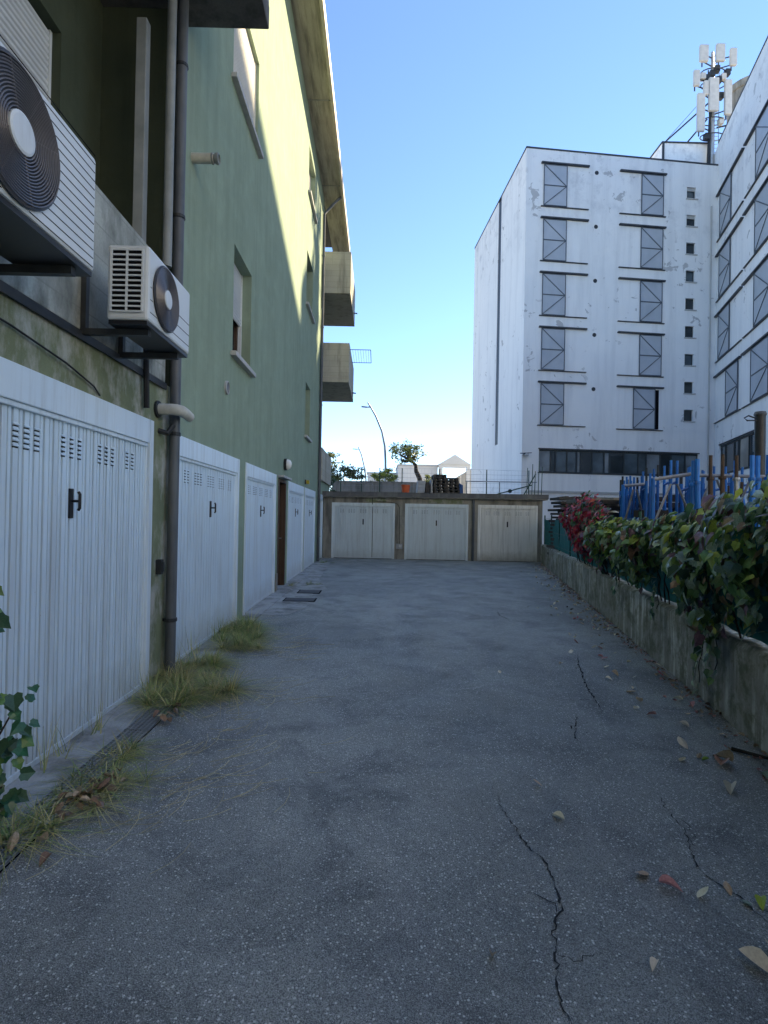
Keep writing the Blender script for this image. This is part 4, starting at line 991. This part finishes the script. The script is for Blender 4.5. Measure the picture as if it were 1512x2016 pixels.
leafy('bush', 'dark green hedge plant at the corner behind the garages', 'bush', (-2.75, 28.3, 2.9), (.5, .7, 1.0), 1200, .13, 'leaf_dark', None, 24)
leafy('bush', 'yellow green bush beneath the tall street lamp', 'bush', (.45, 37, 3.75), (1.05, 1.0, .9), 2200, .13, 'bush_yellow', None, 36)
leafy('street_tree', 'sparse thin tree showing just right of the green building', 'tree', (-3.7, 42, 5.6), (.95, .9, .7), 420, .16, 'tree_leaf', ([(-4.0, 42, 0), (-3.9, 42, 3), (-3.8, 42, 4.8)], [.12, .1, .06]), 22)
def lamp(label, pts, s):
    t = thing('street_lamp', label, 'street lamp', pts[0], 'curved street lamps'); n = len(pts)
    MB().tube(pts, [.11*s-.06*s*i/n for i in range(n)], 8).build('pole', 'lamp_steel', t, smooth=True)
    h = Vector(pts[-2]); MB().bar(h+Vector((.05, 0, 0)), h+Vector((-.32*s, 0, -.02)), .22, .07).bar(h+Vector((-.3*s, 0, -.02)), h+Vector((-.75*s, 0, .02)), .28, .09).build('lamp_head', 'lamp_steel', t, bevel=.02)
lamp('tall curved street lamp left of the small tree', [(.6, 45, 0), (.58, 45, 4.2), (.54, 45, 6), (.46, 45, 7.2), (.2, 45, 8.4), (-.31, 45, 9.6), (-.75, 45, 10.35), (-.99, 45, 10.72)], 1.0)
lamp('shorter more distant curved street lamp near the green building', [(-1.4, 70, 0), (-1.5, 70, 5), (-1.62, 70, 6.5), (-1.85, 70, 7.8), (-2.2, 70, 9.2), (-2.5, 70, 9.9), (-2.6, 70, 10.2)], 1.1)
fb = thing('white_house', 'low white building behind the small leaning tree', 'building', (4, 72, 0))
MB().box(2.5, 7.6, 71, 80, 0, 8.0).box(-1.5, 2.5, 74, 80, 0, 7.2).build('wall', 'far_white', fb)
MB().box(2.4, 7.7, 70.9, 80.1, 8.0, 8.2).box(-1.6, 2.4, 73.9, 80.1, 7.2, 7.35).build('roof', 'far_grey', fb)
for x in (3.0, 4.5, 6.2): w_ = MB().box(x, x+.7, 70.95, 71, 3.6, 5.0).build('window', 'glass_blue', fb); MB().box(x-.05, x+.75, 70.9, 70.95, 3.5, 3.6).build('sill', 'far_grey', w_)
MB().box(2.45, 5.2, 69.5, 71, 0, 5.2).build('annex', 'far_white', fb)
gp2 = thing('gabled_portal', 'pale open gabled canopy between the white house and the office building', 'canopy', (9.5, 70, 0))
MB().prism([(7.45, 69, 8.1), (11.55, 69, 8.1), (9.5, 69, 9.35)], (0, 5, 0)).build('gable_roof', 'far_white', gp2)
MB().box(7.5, 11.5, 69.1, 69.4, 7.75, 8.095).build('beam', 'far_white', gp2)
for x in (7.55, 11.0): MB().box(x, x+.45, 69.1, 69.6, 0, 7.75).build('column', 'far_white', gp2)
MB().prism([(8.4, 76, 5.6), (13, 76, 5.6), (13, 76, 8.4)], (0, 3, 0)).box(8.0, 14, 76.1, 79, 0, 5.6).build('stair_block', 'far_grey', gp2)
for k in range(5): MB().box(9.6+k*.8, 9.75+k*.8, 75.8, 75.95, 0, 6.4+k*.45).build('baluster', 'far_white', gp2)
rows = [(-30, 90, 14, 10, 5), (-14, 95, 9, 9, 5.6), (16, 100, 12, 10, 6.5), (34, 105, 16, 12, 7), (52, 90, 14, 12, 8)]
for i, (x, y, w, d, h) in enumerate(rows):
    if i in (0, 1): continue

# unseen pale house added behind the camera to bounce sun into the shade
opp = thing('fill_house', 'pale rendered apartment house added unseen behind the camera to bounce sunlight', 'building', (4, -10, 0))
OF = Fr((-16, -9), (1, 0), (0, 1)); ow = [(1.5+3.3*i, 2.8+3.3*i, 1.2+3.2*k, 2.8+3.2*k) for i in range(11) for k in range(4)]
mb = MB(); mb.wall(OF, 0, 38, 0, 16, 0, ow, .2); mb.box(0, 38, -10, -.3, 0, 16, OF); mb.build('wall', 'pale_render', opp)
MB().box(-.5, 38.5, -10.5, .6, 16, 16.3, OF).build('roof', 'roof_edge_dark', opp)
for a, b, c, d in ow: MB().box(a, b, -.2, -.17, c, d, OF).build('window', 'glass_blue', opp)
# ================================================================== GRASS, SHRUB, LEAF LITTER
def grass(label, spots, n, lmin, lmax, mats, wts, flat=.5):
    mb = MB(); subs = []
    for cx, cy, rx, ry in spots:
        for _ in range(11):
            a = random.uniform(0, 6.28); r = math.sqrt(random.random()); subs.append((cx+rx*r*math.cos(a), cy+ry*r*math.sin(a), random.uniform(.45, 1.15), random.randrange(len(mats))))
    for _ in range(n):
        cx, cy, vig, fav = random.choice(subs)
        a = random.uniform(0, 6.28); r = abs(random.gauss(0, .6))
        b = Vector((max(W+.02, cx+.05*r*math.cos(a)), cy+.05*r*math.sin(a), .0))
        L = random.uniform(lmin, lmax)*vig; d = Vector((math.cos(a)*r+random.uniform(-.7, .9), math.sin(a)*r+random.uniform(-.8, .6), 0))
        d.normalize(); lean = (random.uniform(.9, 1.5) if random.random() < .6 else random.uniform(.2, .8))*flat*1.5
        w = random.uniform(.0016, .0044); side = Vector((-d.y, d.x, 0)); pts = []
        for k in range(5):
            t = k/4; z = .62*L*(t*(1-.25*lean)-.42*lean*t*t); pts.append(b+d*L*lean*.75*t**1.3+Vector((0, 0, max(.006+.012*random.random(), z))))
            pts[-1].x = max(pts[-1].x, W+.015)
        vs = []
        for k, p in enumerate(pts):
            ww = w*(1-k/4*.9); vs += [p+side*ww, p-side*ww]
        mb.add(vs, [(2*k, 2*k+1, 2*k+3, 2*k+2) for k in range(4)], fav if random.random() < .5 else random.choices(range(len(mats)), wts)[0])
    return mb.build('grass', mats, label=label, cat='grass', kind='stuff')
GR = ['grass_green', 'grass_olive', 'grass_dry']
grass('sprawling tuft of wild grass at the foot of the pier between the second and third garage doors', [(-1.65, 6.75, .33, .55), (-1.4, 6.4, .42, .4), (-1.8, 7.2, .15, .5)], 3600, .20, .58, GR, [22, 33, 45], .75)
grass('sprawling tuft of wild grass beside the foot of the grey drainpipe', [(-1.68, 5.0, .28, .5), (-1.4, 4.8, .38, .38), (-1.75, 5.4, .2, .4), (-1.62, 4.45, .2, .25)], 4200, .18, .54, GR, [22, 34, 44], .8)
grass('half dry grass clump growing through the drain grating by the nearest door', [(-1.55, 2.85, .16, .25), (-1.45, 3.1, .22, .22), (-1.62, 2.6, .12, .2), (-1.55, 3.45, .08, .12)], 1300, .14, .40, GR, [25, 35, 40], .85)
grass('small green weed patch at the foot of the far drainpipe', [(-1.75, 17.6, .16, .5), (-1.55, 17.4, .25, .25)], 420, .06, .18, ['grass_green', 'leaf_green'], [60, 40], .6)
grass('little dry weed tuft near the iron covers', [(-1.35, 11.9, .16, .2), (-1.8, 11.7, .08, .25)], 260, .08, .26, GR, [30, 30, 40], .5)
grass('thin tall seed stalks along the garage door feet', [(-1.88, 4.6, .02, .35), (-1.88, 5.6, .02, .4), (-1.88, 6.9, .03, .7), (-1.88, 3.6, .02, .6)], 170, .30, .65, ['grass_dry', 'grass_olive'], [60, 40], .22)
# straw strands scattered over the asphalt
mb = MB()
for _ in range(150):
    cx, cy = random.choice([(-.95, 4.6), (-1.0, 6.2), (-1.0, 3.4), (-1.1, 2.9)]); p = Vector((cx+random.gauss(0, .22), cy+random.gauss(0, .35), .006)); a = random.uniform(-.6, 1.2); L = random.uniform(.1, .35)
    q = [p+Vector((math.cos(a+.5*t)*L*t, math.sin(a+.5*t)*L*t, .004*math.sin(3*t))) for t in (0, .35, .7, 1)]
    mb.tube(q, .0012, 3, mi=0)
mb.build('straw', 'grass_dry', label='loose dry straw strands strewn beside the grass tufts', cat='straw', kind='stuff')
# leafy shrub at the left edge
sh = thing('shrub', 'dark green leafy shrub at the left edge in front of the nearest door', 'shrub', (-1.62, 2.25, 0))
for k, (tx, ty, tz) in enumerate([(-1.54, 2.25, 1.14), (-1.46, 2.30, .72), (-1.50, 2.33, .55), (-1.47, 2.22, .40), (-1.58, 2.30, .9), (-1.52, 2.28, .30)]):
    a = Vector((-1.64, 2.22, 0)); b = Vector((tx, ty, tz)); m = a.lerp(b, .55)+Vector((-.05, 0, .05)); P = [a, a.lerp(m, .5), m, m.lerp(b, .5), b]
    MB().tube(P, [.008, .007, .006, .004, .003], 6).build('stem', 'bark', sh)
    for _ in range(17):
        t = random.uniform(.35, 1.05); p = m.lerp(b, (t-.35)/.65)+rv(.06)
        leaf_obj('leaf', random.choice(['shrub_leaf', 'shrub_leaf', 'leaf_dark', 'leaf_green']), p, Vector((.5, -.6, .7))+rv(.6), Vector((.6, -.2, -.4))+rv(.8), random.uniform(.04, .075), sh)

# fallen leaves: the ones that can be picked out in the photo
def fallen(x, y, size, mat, label, group=None, z=.008):
    o = leaf_obj('fallen_leaf', mat, (x, y, z), Vector((random.uniform(-.3, .3), random.uniform(-.3, .3), 1)), Vector((random.uniform(-1, 1), random.uniform(-1, 1), 0)), size, None, 4)
    o.location.z += z-.004-min((o.matrix_basis @ v.co).z for v in o.data.vertices)
    tag(o, label, 'leaf', group); return o
for x, y, s, m, lab in [
    (.90, 3.11, .055, 'dry_tan', 'small tan leaf lying alone just above the long crack in mid asphalt'),
    (.91, 2.80, .065, 'dry_pale', 'pale upright leaf lying right of the long asphalt crack'),
    (1.11, 2.31, .075, 'dry_tan', 'tan leaf touching a pink leaf, the left of the pair in the foreground'),
    (1.18, 2.27, .085, 'dry_pink', 'pink leaf touching a tan leaf, the right of the pair in the foreground'),
    (1.30, 2.20, .06, 'dry_pale', 'pale torn leaf at the right of the pink and tan pair'),
    (.42, 1.91, .042, 'dry_tan', 'small curled tan leaf lying left of the long crack near the bottom'),
    (.97, 1.87, .045, 'dry_pale', 'small pale oval leaf right of the long crack near the bottom'),
    (1.33, 1.83, .10, 'dry_pale', 'large pale curled leaf at the bottom right edge'),
    (2.11, 3.35, .13, 'dry_pink', 'big pink leaf beneath a crumpled dark leaf near the right wall'),
    (2.20, 3.38, .14, 'dry_brown', 'big crumpled dark leaf lying near the right wall'),
    (2.02, 3.11, .10, 'dry_pale', 'curled pale leaf below the big crumpled dark leaf'),
    (2.04, 3.70, .085, 'dry_pale', 'pale folded leaf standing out between the crack and the right wall'),
    (2.09, 3.53, .05, 'dry_tan', 'small tan leaf just behind the big pink leaf'),
    (1.91, 3.44, .06, 'dry_tan', 'small tan leaf left of the big pink leaf'),
    (2.06, 3.46, .045, 'leaf_lime', 'small green leaf just behind the big pink leaf'),
    (1.45, 2.26, .05, 'dry_tan', 'small tan leaf on the right hand crack in the foreground'),
    (1.47, 2.19, .05, 'leaf_pale', 'small greyish leaf on the right hand crack in the foreground'),
    (1.54, 2.18, .06, 'leaf_lime', 'pale green leaf near the right edge of the foreground'),
    (1.74, 2.43, .07, 'dry_tan', 'tan leaf cut by the right edge of the picture'),
    (1.42, 1.96, .08, 'dry_pale', 'pale leaf at the right edge above the large curled one'),
    (2.32, 3.29, .07, 'leaf_pale', 'pale leaf right of the big crumpled dark leaf'),
    (1.21, 5.34, .05, 'dry_pale', 'lone pale leaf in the middle of the yard'),
    (-1.50, 2.52, .07, 'dry_tan', 'tan leaf on the drain grating, right of its neighbour'),
    (-1.58, 2.48, .08, 'dry_tan', 'tan leaf on the drain grating, left of its neighbour'),
    (-1.38, 2.40, .06, 'dry_brown', 'small brown curled leaf on the asphalt by the drain grating')]: fallen(x, y, s, m, lab, None, .008 if x > -1.5 else .022)
for x, y in [(2.11, 4.2), (2.25, 4.02), (2.22, 4.83), (2.22, 4.57), (2.14, 6.17), (2.48, 6.08), (2.56, 7.18), (1.92, 5.66), (2.53, 4.51), (2.52, 4.6), (2.37, 4.94), (2.53, 5.91), (3.33, 8.96), (3.12, 9.71), (2.2, 5.2), (2.35, 5.6), (2.05, 4.4), (2.3, 5.35), (2.6, 6.4), (2.45, 6.7)]:
    fallen(x+random.uniform(-.05, .05), y, random.uniform(.05, .085), random.choice(['dry_pale', 'dry_tan', 'dry_pale', 'dry_pink']), 'pale dry leaf lying scattered in the yard near the right wall', 'scattered pale leaves near the right wall')
for k in range(215):
    u = random.choice([random.uniform(-.5, 12), random.uniform(1, 9.5)]); d = .03+abs(random.gauss(0, .30)); 
    if 7.5 < u < 10.5 and random.random() < .45: d += random.uniform(0, .45)
    p = RW.p(u, d, 0); fallen(p.x, p.y, random.uniform(.035, .07), random.choices(['dry_tan', 'dry_pale', 'dry_brown', 'dry_pink', 'leaf_red'], [38, 46, 9, 6, 1])[0], 'dry leaf in the litter along the foot of the right wall', 'leaf litter along the right wall')
mb = MB(); LM = ['dry_tan', 'dry_brown', 'leaf_brown', 'dry_pink']
for _ in range(700):
    u = random.uniform(-1.5, 15); p = RW.p(u, .01+abs(random.gauss(0, .10)), .006+random.random()*.012)
    add_leaf(mb, p, Vector((0, 0, 1))+rv(.5), Vector((random.uniform(-1, 1), random.uniform(-1, 1), 0)), random.uniform(.018, .05), random.randrange(4), random.choice(LG[4:]))
mb.build('leaf_debris', LM, label='fine crushed leaf debris along the foot of the right wall', cat='leaf litter', kind='stuff')
for k in range(46):
    x, y = random.choice([(-1.42+random.gauss(0, .07), 3.0+random.gauss(0, .12)), (-1.5+random.gauss(0, .06), 2.8+random.gauss(0, .1)), (-1.5+random.gauss(0, .06), 4.05+random.gauss(0, .1))])
    fallen(x, y, random.uniform(.04, .075), random.choice(['dry_brown', 'dry_brown', 'dry_tan', 'leaf_brown']), 'brown dead leaf heaped in the grass by the drain grating', 'dead leaves heaped by the drain', .015+random.random()*.03)
tw = MB(); tw.tube([(2.35, 3.62, .015), (2.5, 3.45, .02), (2.62, 3.38, .016), (2.75, 3.2, .02)], [.012, .009, .007, .004], 6); tw.tube([(2.5, 3.45, .02), (2.6, 3.5, .03), (2.68, 3.46, .03)], [.006, .004, .003], 5)
tw.build('twig', 'bark', label='dark broken twig lying against the right wall', cat='twig')
